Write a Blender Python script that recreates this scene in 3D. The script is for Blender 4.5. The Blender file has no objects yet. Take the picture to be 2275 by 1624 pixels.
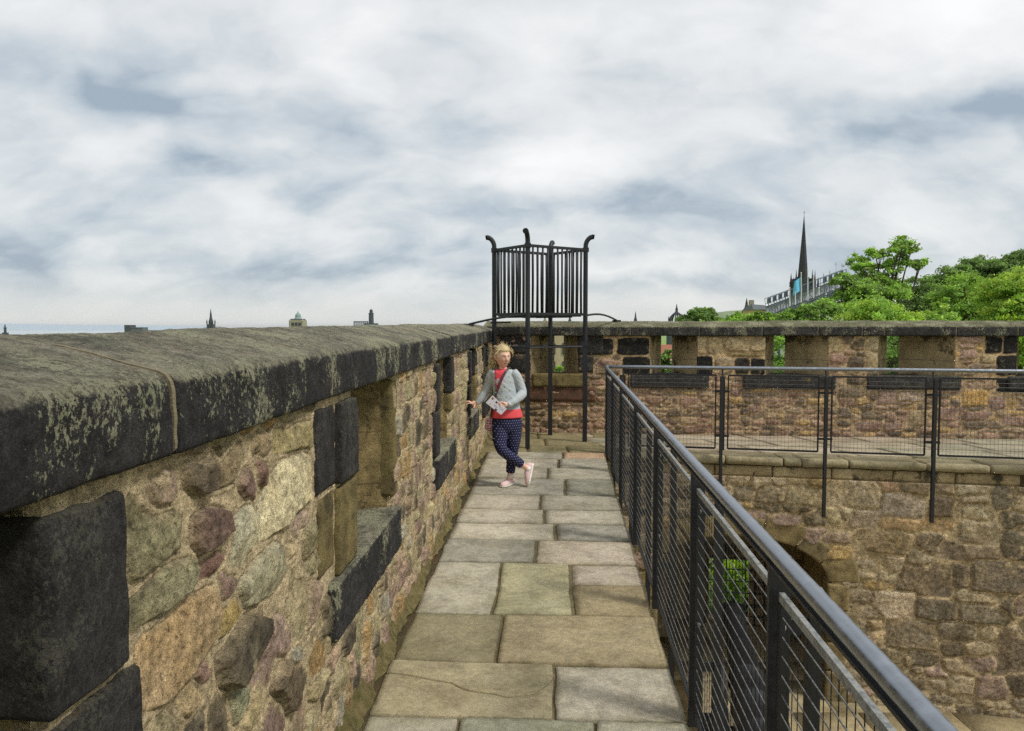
import bpy, math, random
import numpy as np
from mathutils import Vector, Matrix

# ------------------------------------------------------------------ camera, world, sun
scn = bpy.context.scene
COL = scn.collection
EYE = Vector((0, 0, 1.6))
FOC = 1643.0                      # focal length in units of a 2275 px wide frame
PITCH = math.atan(86 / FOC)
cam_d = bpy.data.cameras.new('camera')
cam = bpy.data.objects.new('camera', cam_d)
COL.objects.link(cam)
cam.location = EYE
cam.rotation_euler = (math.pi / 2 - PITCH, 0, 0)
cam_d.sensor_width = 36
cam_d.lens = 36 * FOC / 2275
cam_d.clip_start = 0.05
cam_d.clip_end = 120000
scn.camera = cam
scn.view_settings.view_transform = 'Standard'
scn.view_settings.look = 'None'
scn.view_settings.gamma = 1
scn.view_settings.exposure = 0.82
scn.cycles.use_denoising = False
scn.cycles.max_bounces = 6
scn.cycles.diffuse_bounces = 3
scn.cycles.transparent_max_bounces = 4
scn.cycles.sample_clamp_indirect = 4

SUN_EL, SUN_AZ = math.radians(52), math.radians(118)   # azimuth measured from +Y towards +X
world = bpy.data.worlds.new('World')
scn.world = world
world.use_nodes = True


class NT:
    """short-hand for node trees"""
    def __init__(s, tree):
        s.t = tree
        s.n = tree.nodes
        s.l = tree.links

    def set(s, node, k, v):
        if v is None:
            return
        sock = node.inputs[k]
        if isinstance(v, bpy.types.NodeSocket):
            s.l.new(v, sock)
        elif isinstance(v, (tuple, list)) and len(v) == 3 and sock.type == 'RGBA':
            sock.default_value = (*v, 1)
        else:
            sock.default_value = v

    def node(s, typ, ins=None, **kw):
        nd = s.n.new('ShaderNode' + typ)
        for k, v in kw.items():
            setattr(nd, k, v)
        for k, v in (ins or {}).items():
            s.set(nd, k, v)
        return nd

    def math(s, op, a, b=None, c=None, clamp=False):
        nd = s.node('Math', operation=op, use_clamp=clamp)
        for i, v in enumerate((a, b, c)):
            s.set(nd, i, v)
        return nd.outputs[0]

    def vmath(s, op, a, b=None, out=0):
        nd = s.node('VectorMath', operation=op)
        s.set(nd, 0, a)
        if b is not None:
            s.set(nd, 1, b)
        return nd.outputs[out]

    def noise(s, vec, scale, detail=4, rough=0.55, dist=0.0, out=0):
        nd = s.node('TexNoise', {'Scale': scale, 'Detail': detail, 'Roughness': rough, 'Distortion': dist})
        if vec is not None:
            s.set(nd, 'Vector', vec)
        return nd.outputs[out]

    def ramp(s, fac, stops, interp='LINEAR'):
        nd = s.node('ValToRGB')
        cr = nd.color_ramp
        cr.interpolation = interp
        while len(cr.elements) < len(stops):
            cr.elements.new(0.5)
        for e, (p, c) in zip(cr.elements, stops):
            e.position = p
            e.color = (*c, 1) if isinstance(c, (tuple, list)) else (c, c, c, 1)
        s.set(nd, 'Fac', fac)
        return nd.outputs[0]

    def mix(s, fac, a, b, blend='MIX'):
        nd = s.node('Mix', data_type='RGBA', blend_type=blend)
        s.set(nd, 0, fac)
        s.set(nd, 6, a)
        s.set(nd, 7, b)
        return nd.outputs[2]

    def maprange(s, v, a, b, c=0.0, d=1.0, smooth=False):
        nd = s.node('MapRange', interpolation_type='SMOOTHSTEP' if smooth else 'LINEAR')
        for i, x in enumerate((v, a, b, c, d)):
            s.set(nd, i, x)
        return nd.outputs[0]

    def mapping(s, vec, scale=(1, 1, 1), rot=(0, 0, 0), loc=(0, 0, 0)):
        nd = s.node('Mapping')
        s.set(nd, 0, vec)
        nd.inputs['Scale'].default_value = scale
        nd.inputs['Rotation'].default_value = rot
        nd.inputs['Location'].default_value = loc
        return nd.outputs[0]


def lin(r, g=None, b=None, k=1.0):
    if g is None:
        r, g, b = r
    f = lambda c: ((c / 255 / 12.92) if c / 255 <= 0.04045 else ((c / 255 + 0.055) / 1.055) ** 2.4) * k
    return (f(r), f(g), f(b))


def look(u, v):
    """unit-forward direction of the point (u, v) of a 2275 x 1624 frame"""
    a, b = (u - 1137.5) / FOC, -(v - 812) / FOC
    cp, sp = math.cos(PITCH), math.sin(PITCH)
    return np.array([a, cp + b * sp, -sp + b * cp])


def at(u, v, Y):
    r = look(u, v)
    p = r * (Y / r[1])
    return np.array([p[0], p[1], p[2] + 1.6])


def build_world():
    T = NT(world.node_tree)
    T.n.clear()
    out = T.node('OutputWorld')
    sky = T.node('TexSky', sky_type='NISHITA', sun_disc=False, sun_elevation=SUN_EL, sun_rotation=SUN_AZ)
    sky.altitude = 100
    sky.dust_density = 2.0
    bg1 = T.node('Background', {'Color': sky.outputs[0], 'Strength': 0.07})
    d = T.node('TexCoord').outputs['Generated']
    sep = T.node('SeparateXYZ', {0: d})
    x, y, z = sep.outputs
    zc = T.math('MAXIMUM', z, 0.0)
    # a broken cloud layer seen in perspective: directions cut a plane high above
    den = T.math('ADD', T.math('MULTIPLY', zc, 0.65), 0.36)
    px, py = T.math('DIVIDE', x, den), T.math('DIVIDE', y, den)
    P = T.node('CombineXYZ', {0: px, 1: T.math('MULTIPLY', py, 0.9), 2: 0.0}).outputs[0]
    Ps = T.mapping(P, scale=(1.35, 2.3, 1), loc=(5.1, 2.7, 0.0))
    wob = T.noise(Ps, 1.6, 4, 0.55, out=1)
    Pw = T.vmath('ADD', Ps, T.vmath('MULTIPLY', wob, (0.7, 0.7, 0.0)))
    n1 = T.noise(Pw, 1.15, 3, 0.5)
    n2 = T.noise(Pw, 2.6, 7, 0.50, dist=0.0)
    n3 = T.noise(T.vmath('MULTIPLY', d, (1.0, 1.0, 2.2)), 9.0, 6, 0.5, dist=0.2)
    s = T.math('ADD', T.math('MULTIPLY', n1, 0.60), T.math('MULTIPLY', n2, 0.50))
    s = T.math('SUBTRACT', T.math('ADD', s, T.math('MULTIPLY', n3, 0.26)), 0.155)
    for (u, v, ru, rv, amt) in BANKS:
        c = look(u, v)
        c = c / np.linalg.norm(c)
        right = np.array([c[1], -c[0], 0]); right /= np.linalg.norm(right)
        up = np.cross(right, c)
        k1 = 1 / (ru / FOC); k2 = 1 / (rv / FOC)
        wv = T.vmath('ADD', T.vmath('SUBTRACT', wob, (0.5, 0.5, 0.5)), T.vmath('MULTIPLY', T.vmath('SUBTRACT', T.noise(d, 14.0, 5, 0.6, out=1), (0.5, 0.5, 0.5)), (0.5, 0.5, 0.5)))
        dd = T.vmath('ADD', d, T.vmath('MULTIPLY', wv, (0.11, 0.11, 0.07)))
        e1 = T.vmath('DOT_PRODUCT', dd, tuple(right * k1), out=1)
        e2 = T.vmath('DOT_PRODUCT', dd, tuple(up * k2), out=1)
        r2 = T.math('ADD', T.math('MULTIPLY', e1, e1), T.math('MULTIPLY', e2, e2))
        gk = T.math('EXPONENT', T.math('MULTIPLY', r2, -1.0))
        gk = T.math('MULTIPLY', gk, T.math('GREATER_THAN', T.vmath('DOT_PRODUCT', d, tuple(c), out=1), 0.0))
        s = T.math('ADD', s, T.math('MULTIPLY', gk, amt))
    s = T.math('ADD', s, T.maprange(zc, 0.0, 0.35, -0.015, 0.045))
    col = T.ramp(s, [(0.34, (0.35, 0.425, 0.50)), (0.435, (0.51, 0.575, 0.63)), (0.525, (0.65, 0.695, 0.72)),
                     (0.61, (0.765, 0.785, 0.795)), (0.72, (0.86, 0.87, 0.875)), (0.86, (0.97, 0.97, 0.97))])
    # the thin pale band over the horizon
    hz = T.maprange(z, 0.0, 0.075, 1.0, 0.0, smooth=True)
    col = T.mix(T.math('MULTIPLY', hz, 0.85), col, (0.74, 0.755, 0.72))
    below = T.maprange(z, -0.02, 0.0, 1.0, 0.0)
    col = T.mix(below, col, (0.10, 0.11, 0.08))
    bg2 = T.node('Background', {'Color': col, 'Strength': 0.605})
    mx = T.node('MixShader', {0: 0.93, 1: bg1.outputs[0], 2: bg2.outputs[0]})
    T.l.new(mx.outputs[0], out.inputs[0])


BANKS = [(370, 200, 130, 60, -0.20), (430, 345, 80, 32, -0.20), (1230, 360, 220, 60, 0.15), (1270, 445, 240, 30, -0.15),
         (1930, 315, 130, 30, -0.15), (2190, 225, 140, 45, -0.17), (2150, 60, 300, 80, 0.16), (1500, 50, 380, 55, 0.12),
         (800, 590, 380, 26, -0.13), (1480, 635, 260, 20, -0.12), (950, 545, 160, 24, -0.08), (250, 500, 200, 40, -0.05), (120, 130, 330, 110, -0.07),
         (60, 30, 110, 50, 0.12), (1500, 590, 260, 16, 0.10), (600, 500, 260, 26, 0.06), (1850, 540, 200, 40, 0.02), (850, 130, 300, 90, 0.02), (1000, 320, 160, 40, -0.03), (340, 620, 120, 18, 0.08)]
build_world()

sun_d = bpy.data.lights.new('sun', 'SUN')
sun_d.energy = 1.5
sun_d.angle = math.radians(10)
sun_d.color = (1.0, 0.97, 0.92)
sun = bpy.data.objects.new('sun', sun_d)
COL.objects.link(sun)
sdir = Vector((math.sin(SUN_AZ) * math.cos(SUN_EL), math.cos(SUN_AZ) * math.cos(SUN_EL), math.sin(SUN_EL)))
sun.rotation_euler = sdir.to_track_quat('Z', 'Y').to_euler()

# ------------------------------------------------------------------ numbers of the place
SL = 0.00607                        # the walk rises a little
WD = (0.04527, 1.0)                 # direction of the long parapet (x per y)
RD = (0.0714, 1.0)                  # direction of the handrail
def gz(y):
    return SL * y

# ------------------------------------------------------------------ noise in numpy
_tabs = {}
def _tab(seed):
    if seed not in _tabs:
        _tabs[seed] = np.random.RandomState(seed).rand(256, 256)
    return _tabs[seed]

def vnoise(x, y, seed=0):
    t = _tab(seed)
    xi, yi = np.floor(x).astype(int), np.floor(y).astype(int)
    fx, fy = x - xi, y - yi
    fx, fy = fx * fx * (3 - 2 * fx), fy * fy * (3 - 2 * fy)
    a, b = t[xi & 255, yi & 255], t[(xi + 1) & 255, yi & 255]
    c, d = t[xi & 255, (yi + 1) & 255], t[(xi + 1) & 255, (yi + 1) & 255]
    return (a * (1 - fx) + b * fx) * (1 - fy) + (c * (1 - fx) + d * fx) * fy

def fbm(x, y, seed=0, octv=4, rough=0.5):
    s, a, tot = 0, 1.0, 0
    for i in range(octv):
        s = s + a * vnoise(x * 2 ** i + 17.3 * i, y * 2 ** i + 5.1 * i, seed + i)
        tot += a
        a *= rough
    return s / tot - 0.5

def noise3(p, sc, seed=0, octv=3):
    q = p * sc
    return (fbm(q[:, 0] + q[:, 2] * .31, q[:, 1] + 40, seed, octv) + fbm(q[:, 1] + q[:, 0] * .27, q[:, 2] + 80, seed + 9, octv)
            + fbm(q[:, 2] + q[:, 1] * .23, q[:, 0] + 120, seed + 21, octv)) * 0.8

# ------------------------------------------------------------------ objects
def mk_mesh(name, verts, faces, cols=None, smooth=True):
    me = bpy.data.meshes.new(name)
    v = np.asarray(verts, dtype=np.float32)
    if isinstance(faces, np.ndarray):
        k = faces.shape[1]
        me.vertices.add(len(v))
        me.vertices.foreach_set('co', v.ravel())
        me.loops.add(faces.size)
        me.loops.foreach_set('vertex_index', faces.astype(np.int32).ravel())
        me.polygons.add(len(faces))
        me.polygons.foreach_set('loop_start', np.arange(0, faces.size, k, dtype=np.int32))
        me.polygons.foreach_set('loop_total', np.full(len(faces), k, dtype=np.int32))
        me.update(calc_edges=True)
    else:
        me.from_pydata([tuple(map(float, p)) for p in v], [], faces)
        me.update()
    if cols is not None:
        c = np.ones((len(v), 4), dtype=np.float32)
        c[:, :3] = cols
        at_ = me.color_attributes.new('Col', 'FLOAT_COLOR', 'POINT')
        at_.data.foreach_set('color', c.ravel())
    if smooth:
        me.polygons.foreach_set('use_smooth', np.ones(len(me.polygons), dtype=bool))
    return me

def wloc(o):
    p = Vector((0, 0, 0))
    while o is not None:
        p = p + o.location
        o = o.parent
    return p

def obj(name, me, mat, parent=None, label=None):
    o = bpy.data.objects.new(name, me)
    COL.objects.link(o)
    if parent is not None:
        off = wloc(parent)
        me.transform(Matrix.Translation(-off))
        o.parent = parent
    if mat is not None:
        for m in (mat if isinstance(mat, (list, tuple)) else [mat]):
            me.materials.append(m)
    if label:
        o['label'] = label
    return o

def tag(o, label=None, cat=None, group=None, kind=None):
    for k, v in (('label', label), ('category', cat), ('group', group), ('kind', kind)):
        if v:
            o[k] = v
    return o

def thing(name, loc, label, cat, group=None, kind=None):
    o = bpy.data.objects.new(name, None)
    COL.objects.link(o)
    o.location = Vector([float(c) for c in loc])
    o.empty_display_size = 0.2
    return tag(o, label, cat, group, kind)

def struct(name, me, mat, label=None):
    o = obj(name, me, mat)
    o['kind'] = 'structure'
    if label:
        o['label'] = label
    return o

def copy_tree(o, parent=None):
    c = o.copy()
    COL.objects.link(c)
    if parent is not None:
        c.parent = parent
    for ch in [k for k in COL.objects if k.parent == o]:
        copy_tree(ch, c)
    return c

class MB:
    """collects shapes into one mesh"""
    def __init__(s):
        s.v, s.f, s.n = [], [], 0

    def add(s, verts, faces):
        verts = [tuple(map(float, p)) for p in verts]
        s.v += verts
        s.f += [tuple(i + s.n for i in f) for f in faces]
        s.n += len(verts)

    def hexa(s, p):      # 8 corners: bottom 4 ccw, top 4 ccw
        s.add(p, [(0, 3, 2, 1), (4, 5, 6, 7), (0, 1, 5, 4), (1, 2, 6, 5), (2, 3, 7, 6), (3, 0, 4, 7)])

    def box(s, c, sz, rz=0.0):
        hx, hy, hz = sz[0] / 2, sz[1] / 2, sz[2] / 2
        cs, sn = math.cos(rz), math.sin(rz)
        pts = []
        for z in (-hz, hz):
            for x, y in ((-hx, -hy), (hx, -hy), (hx, hy), (-hx, hy)):
                pts.append((c[0] + x * cs - y * sn, c[1] + x * sn + y * cs, c[2] + z))
        s.hexa(pts)

    def bar(s, p, q, w, h=None, up=(0, 0, 1)):
        """a rectangular bar from p to q"""
        h = h or w
        p, q = Vector([float(c) for c in p]), Vector([float(c) for c in q])
        d = (q - p).normalized()
        u = Vector(up)
        if abs(d.dot(u)) > 0.98:
            u = Vector((0, 1, 0))
        a = d.cross(u).normalized()
        b = a.cross(d).normalized()
        P = []
        for base in (p, q):
            for i, j in ((-1, -1), (1, -1), (1, 1), (-1, 1)):
                P.append(base + a * (i * w / 2) + b * (j * h / 2))
        s.hexa(P)

    def tube(s, path, r, n=8, caps=True):
        P = [Vector([float(c) for c in p]) for p in path]
        rr = r if isinstance(r, (list, tuple)) else [r] * len(P)
        vs, fs = [], []
        ref = None
        for i, p in enumerate(P):
            d = (P[min(i + 1, len(P) - 1)] - P[max(i - 1, 0)]).normalized()
            if ref is None:
                ref = Vector((1, 0, 0)) if abs(d.x) < 0.8 else Vector((0, 0, 1))
            a = d.cross(ref).normalized()
            b = d.cross(a).normalized()
            ref = -d.cross(a).cross(d).normalized() if False else ref
            for k in range(n):
                t = 2 * math.pi * k / n
                vs.append(p + (a * math.cos(t) + b * math.sin(t)) * rr[i])
        for i in range(len(P) - 1):
            for k in range(n):
                k2 = (k + 1) % n
                fs.append((i * n + k, i * n + k2, (i + 1) * n + k2, (i + 1) * n + k))
        if caps:
            fs.append(tuple(range(n - 1, -1, -1)))
            fs.append(tuple((len(P) - 1) * n + k for k in range(n)))
        s.add(vs, fs)

    def ball(s, c, r, n=8, m=6, sq=(1, 1, 1)):
        vs, fs = [], []
        for j in range(m + 1):
            th = math.pi * j / m
            for k in range(n):
                ph = 2 * math.pi * k / n
                vs.append((c[0] + r * sq[0] * math.sin(th) * math.cos(ph), c[1] + r * sq[1] * math.sin(th) * math.sin(ph), c[2] + r * sq[2] * math.cos(th)))
        for j in range(m):
            for k in range(n):
                fs.append((j * n + k, (j + 1) * n + k, (j + 1) * n + (k + 1) % n, j * n + (k + 1) % n))
        s.add(vs, fs)

    def lathe(s, prof, c=(0, 0, 0), n=16, axis=None):
        """prof: (r, z) pairs"""
        vs, fs = [], []
        for (r, z) in prof:
            for k in range(n):
                t = 2 * math.pi * k / n
                vs.append((c[0] + r * math.cos(t), c[1] + r * math.sin(t), c[2] + z))
        for j in range(len(prof) - 1):
            for k in range(n):
                fs.append((j * n + k, j * n + (k + 1) % n, (j + 1) * n + (k + 1) % n, (j + 1) * n + k))
        fs.append(tuple(range(n - 1, -1, -1)))
        fs.append(tuple((len(prof) - 1) * n + k for k in range(n)))
        s.add(vs, fs)

    def prism(s, poly, z0, z1):
        n = len(poly)
        s.add([(x, y, z0) for x, y in poly] + [(x, y, z1) for x, y in poly],
              [tuple(range(n - 1, -1, -1)), tuple(range(n, 2 * n))] + [(i, (i + 1) % n, n + (i + 1) % n, n + i) for i in range(n)])

    def cone(s, c, r, h, n=8, r2=0.0):
        s.lathe([(r, 0), (max(r2, 0.0005), h)], c, n)

    def build(s, name, mat, parent=None, label=None, smooth=False):
        me = mk_mesh(name, s.v, s.f, smooth=smooth)
        return obj(name, me, mat, parent, label)

def stone_block(P, s0, s1, d0, d1, z0, z1, r=0.012, res=0.02, amp=0.004, nsc=14, seed=1, wear=0.0):
    """worn ashlar block in the local frame P(s, d, z); returns verts, quads"""
    lo, hi = np.array([s0, d0, z0]), np.array([s1, d1, z1])
    sz = hi - lo
    nn = [max(2, min(90, int(round(c / res)))) for c in sz]
    vs, fs, off = [], [], 0
    for ax in range(3):
        a, b = (ax + 1) % 3, (ax + 2) % 3
        ga, gb = np.linspace(0, 1, nn[a] + 1), np.linspace(0, 1, nn[b] + 1)
        A, B = np.meshgrid(ga, gb, indexing='ij')
        for side in (0, 1):
            p = np.zeros(A.shape + (3,))
            p[..., a] = A; p[..., b] = B; p[..., ax] = side
            p = lo + p * sz
            idx = np.arange(A.size).reshape(A.shape) + off
            q = np.stack([idx[:-1, :-1], idx[1:, :-1], idx[1:, 1:], idx[:-1, 1:]], -1).reshape(-1, 4)
            if side == 0:
                q = q[:, ::-1]
            vs.append(p.reshape(-1, 3)); fs.append(q); off += A.size
    v, f = np.concatenate(vs), np.concatenate(fs)
    key = np.round(v * 1e5).astype(np.int64)
    _, first, inv = np.unique(key, axis=0, return_index=True, return_inverse=True)
    inv = np.asarray(inv).ravel()
    v, f = v[first], inv[f]
    r = min(r, sz.min() * 0.45)
    rr = r * (1 + wear * 2.2 * noise3(v, 9, seed + 3))
    rr = np.clip(rr, 0.002, sz.min() * 0.49)[:, None]
    inner = np.clip(v, lo + rr, hi - rr)
    dv = v - inner
    ln = np.linalg.norm(dv, axis=1, keepdims=True)
    nrm = dv / np.maximum(ln, 1e-9)
    v = inner + nrm * np.minimum(ln, rr)
    v = v + nrm * (amp * 2 * noise3(v, nsc, seed, 4))[:, None]
    return P(v), f

class Blocks:
    """several blocks in one mesh with a colour each"""
    def __init__(s):
        s.v, s.f, s.c, s.n = [], [], [], 0

    def add(s, v, f, col=(1, 1, 1)):
        s.v.append(v); s.f.append(f + s.n); s.n += len(v)
        s.c.append(np.tile(np.array(col), (len(v), 1)) if np.ndim(col) == 1 else col)

    def build(s, name, mat, parent=None, label=None):
        me = mk_mesh(name, np.concatenate(s.v), np.concatenate(s.f), np.concatenate(s.c))
        return obj(name, me, mat, parent, label)
# ------------------------------------------------------------------ materials
def new_mat(name):
    m = bpy.data.materials.new(name)
    m.use_nodes = True
    T = NT(m.node_tree)
    T.n.clear()
    o = T.node('OutputMaterial')
    b = T.node('BsdfPrincipled')
    T.l.new(b.outputs[0], o.inputs[0])
    return m, T, b

def plain(name, col, rough=0.6, metal=0.0, var=0.0, vscale=8.0, bump=0.0, spec=None):
    m, T, b = new_mat(name)
    c = T.node('TexCoord').outputs['Object']
    if var:
        n = T.noise(c, vscale, 5, 0.6)
        col = T.mix(T.math('MULTIPLY', n, 1.0), tuple(x * (1 - var) for x in col), tuple(min(1, x * (1 + var)) for x in col))
    T.set(b, 'Base Color', col)
    b.inputs['Roughness'].default_value = rough
    b.inputs['Metallic'].default_value = metal
    if spec is not None:
        b.inputs['Specular IOR Level'].default_value = spec
    if bump:
        bp = T.node('Bump', {'Strength': 1.0, 'Distance': bump, 'Height': T.noise(c, vscale * 4, 6, 0.6)})
        T.set(b, 'Normal', bp.outputs[0])
    return m

def mat_rubble(name, grain=1.0, dirt=0.5, green=0.0, white=0.0):
    """stone faces coloured stone by stone (Col), with grain, pits and grime of their own"""
    m, T, b = new_mat(name)
    c = T.node('TexCoord').outputs['Object']
    col = T.node('Attribute', attribute_name='Col').outputs['Color']
    big = T.noise(c, 5.5, 6, 0.65)
    mid = T.noise(c, 34 * grain, 8, 0.78)
    fine = T.noise(c, 210 * grain, 5, 0.8)
    k = T.math('MULTIPLY', T.maprange(mid, 0.34, 0.66, 0.40, 1.65), T.maprange(fine, 0.34, 0.66, 0.60, 1.42))
    pits = T.maprange(T.noise(T.mapping(c, loc=(6, 6, 1)), 95 * grain, 3, 0.6), 0.30, 0.40)
    k = T.math('MULTIPLY', k, T.maprange(pits, 0, 1, 0.45, 1.0))
    col = T.mix(1.0, col, T.node('CombineXYZ', {0: k, 1: k, 2: k}).outputs[0], 'MULTIPLY')
    col = T.mix(T.math('MULTIPLY', T.maprange(big, 0.52, 0.72, 0.0, 1.0), dirt), col, T.mix(1.0, col, (0.34, 0.33, 0.33), 'MULTIPLY'))
    pat = T.noise(T.mapping(c, loc=(9, 4, 2)), 13, 7, 0.75)
    col = T.mix(T.maprange(pat, 0.55, 0.66, 0.0, 0.35 + white), col, lin(188, 176, 140))
    if green:
        g = T.noise(T.mapping(c, loc=(1, 8, 5)), 7, 5, 0.7)
        col = T.mix(T.math('MULTIPLY', T.maprange(g, 0.5, 0.66, 0, 1), green), col, lin(92, 96, 50))
    T.set(b, 'Base Color', col)
    b.inputs['Roughness'].default_value = 0.92
    b.inputs['Specular IOR Level'].default_value = 0.2
    h = T.math('ADD', T.math('ADD', T.math('MULTIPLY', mid, 1.0), T.math('MULTIPLY', fine, 0.35)), T.math('MULTIPLY', pits, 0.25))
    bp = T.node('Bump', {'Strength': 1.0, 'Distance': 0.022, 'Height': h})
    T.set(b, 'Normal', bp.outputs[0])
    return m

def mat_coping(name, top1, top2, face, lichen=0.5, sc=1.0):
    """weathered coping: soot-dark vertical faces, mossy olive tops, crusts of pale lichen"""
    m, T, b = new_mat(name)
    c = T.node('TexCoord').outputs['Object']
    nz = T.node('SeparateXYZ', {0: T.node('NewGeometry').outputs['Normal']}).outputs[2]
    n1 = T.noise(c, 3.5, 6, 0.65)
    n2 = T.noise(c, 26, 8, 0.78)
    n3 = T.noise(c, 150, 5, 0.8)
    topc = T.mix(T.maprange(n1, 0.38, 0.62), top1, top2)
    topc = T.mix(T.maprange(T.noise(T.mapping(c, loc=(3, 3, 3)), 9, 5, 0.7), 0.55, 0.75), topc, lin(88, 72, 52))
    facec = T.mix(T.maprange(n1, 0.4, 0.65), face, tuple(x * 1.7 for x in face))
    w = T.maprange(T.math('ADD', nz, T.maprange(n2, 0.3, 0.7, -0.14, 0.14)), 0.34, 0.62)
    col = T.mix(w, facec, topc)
    k = T.math('MULTIPLY', T.maprange(n2, 0.34, 0.66, 0.35, 1.65), T.maprange(n3, 0.34, 0.66, 0.5, 1.5))
    col = T.mix(1.0, col, T.node('CombineXYZ', {0: k, 1: k, 2: k}).outputs[0], 'MULTIPLY')
    # lichen: crusty speckles that gather in patches
    cs = T.mapping(c, scale=(1, 1, 0.75))
    zone = T.noise(T.mapping(cs, loc=(5, 1, 0)), 4.2 * sc, 4, 0.65)
    sp = T.noise(cs, 85 * sc, 5, 0.75)
    th = T.math('SUBTRACT', T.maprange(zone, 0.42, 0.62, 0.68, 0.485), T.math('MULTIPLY', w, 0.055))
    msk = T.maprange(T.math('SUBTRACT', sp, th), 0.0, 0.035)
    blot = T.maprange(T.math('SUBTRACT', T.noise(T.mapping(cs, loc=(2, 7, 4)), 42 * sc, 6, 0.75), T.maprange(zone, 0.44, 0.62, 0.70, 0.53)), 0.0, 0.03)
    msk = T.math('MAXIMUM', msk, T.math('MULTIPLY', blot, 0.8))
    msk = T.math('MULTIPLY', msk, lichen)
    lc = T.mix(T.noise(c, 16, 2), lin(150, 152, 118), lin(196, 190, 160))
    col = T.mix(msk, col, lc)
    oc = T.maprange(T.noise(T.mapping(c, loc=(8, 8, 1)), 7.5, 3, 0.6), 0.70, 0.74)
    col = T.mix(T.math('MULTIPLY', oc, 0.7), col, lin(170, 125, 45))
    T.set(b, 'Base Color', col)
    b.inputs['Roughness'].default_value = 0.9
    b.inputs['Specular IOR Level'].default_value = 0.25
    h = T.math('ADD', T.math('MULTIPLY', n2, 1.3), T.math('MULTIPLY', n3, 0.5))
    h = T.math('ADD', h, T.math('MULTIPLY', msk, 0.12))
    bp = T.node('Bump', {'Strength': 1.0, 'Distance': 0.028, 'Height': h})
    T.set(b, 'Normal', bp.outputs[0])
    return m

def mat_ashlar(name, c1, c2, stain=0.6, sc=1.0, zstain=None):
    """dressed sandstone: tan with dark crust patches"""
    m, T, b = new_mat(name)
    c = T.node('TexCoord').outputs['Object']
    n1 = T.noise(c, 3.2 * sc, 6, 0.6)
    n2 = T.noise(T.mapping(c, scale=(1, 1, 1.5)), 20 * sc, 8, 0.78)
    n3 = T.noise(c, 150, 5, 0.8)
    col = T.mix(T.maprange(n1, 0.35, 0.65), c1, c2)
    k = T.math('MULTIPLY', T.maprange(n2, 0.3, 0.7, 0.7, 1.3), T.maprange(n3, 0.3, 0.7, 0.8, 1.2))
    col = T.mix(1.0, col, T.node('CombineXYZ', {0: k, 1: k, 2: k}).outputs[0], 'MULTIPLY')
    st = T.noise(T.mapping(c, loc=(4, 2, 9), scale=(1, 1, 0.8)), 3.0 * sc, 6, 0.7)
    if zstain:      # black crust hugging the course under the coping
        z = T.node('SeparateXYZ', {0: T.node('NewGeometry').outputs['Position']}).outputs[2]
        st = T.math('ADD', st, T.maprange(z, zstain[0], zstain[1], 0.0, 0.22))
    col = T.mix(T.math('MULTIPLY', T.maprange(st, 0.55, 0.64), stain), col, lin(40, 37, 34))
    if zstain:      # beds between the dressed blocks
        zz_ = T.math('ADD', T.node('SeparateXYZ', {0: c}).outputs[2], T.maprange(T.noise(c, 3.0, 2), 0, 1, -.015, .015))
        bed = T.maprange(T.math('ABSOLUTE', T.math('SUBTRACT', T.math('FRACT', T.math('DIVIDE', zz_, .265)), .5)), .476, .49)
        col = T.mix(T.math('MULTIPLY', bed, .55), col, lin(88, 76, 56))
    T.set(b, 'Base Color', col)
    b.inputs['Roughness'].default_value = 0.92
    b.inputs['Specular IOR Level'].default_value = 0.2
    h = T.math('ADD', T.math('MULTIPLY', n2, 1.0), T.math('MULTIPLY', n3, 0.5))
    bp = T.node('Bump', {'Strength': 1.0, 'Distance': 0.016, 'Height': h})
    T.set(b, 'Normal', bp.outputs[0])
    return m

def mat_flag(name, dirt=0.5):
    m, T, b = new_mat(name)
    c = T.node('TexCoord').outputs['Object']
    col = T.node('Attribute', attribute_name='Col').outputs['Color']
    n1 = T.noise(T.mapping(c, scale=(1, 1.3, 1)), 2.3, 6, 0.62)
    n2 = T.noise(T.mapping(c, scale=(1.0, 1.2, 1)), 30, 7, 0.75)
    n3 = T.noise(c, 160, 4, 0.7)
    k = T.math('MULTIPLY', T.maprange(n2, 0.3, 0.7, 0.74, 1.26), T.maprange(n3, 0.3, 0.7, 0.70, 1.30))
    n4 = T.noise(T.mapping(c, loc=(7, 2, 2)), 7.5, 7, 0.72, dist=0.6)
    k = T.math('MULTIPLY', k, T.maprange(n4, 0.35, 0.65, 0.72, 1.18))
    col = T.mix(1.0, col, T.node('CombineXYZ', {0: k, 1: k, 2: k}).outputs[0], 'MULTIPLY')
    col = T.mix(T.math('MULTIPLY', T.maprange(n4, 0.58, 0.66), 0.35), col, lin(112, 108, 66))
    col = T.mix(T.math('MULTIPLY', T.maprange(n1, 0.45, 0.66), dirt), col, T.mix(1.0, col, (0.62, 0.58, 0.48), 'MULTIPLY'))
    sp = T.maprange(T.noise(T.mapping(c, loc=(4, 4, 4)), 34, 3, 0.6), 0.70, 0.74)
    col = T.mix(T.math('MULTIPLY', sp, 0.35), col, lin(196, 190, 165))
    T.set(b, 'Base Color', col)
    b.inputs['Roughness'].default_value = 0.85
    b.inputs['Specular IOR Level'].default_value = 0.3
    h = T.math('ADD', n2, T.math('MULTIPLY', n3, 0.4))
    bp = T.node('Bump', {'Strength': 0.9, 'Distance': 0.008, 'Height': h})
    T.set(b, 'Normal', bp.outputs[0])
    return m

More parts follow.
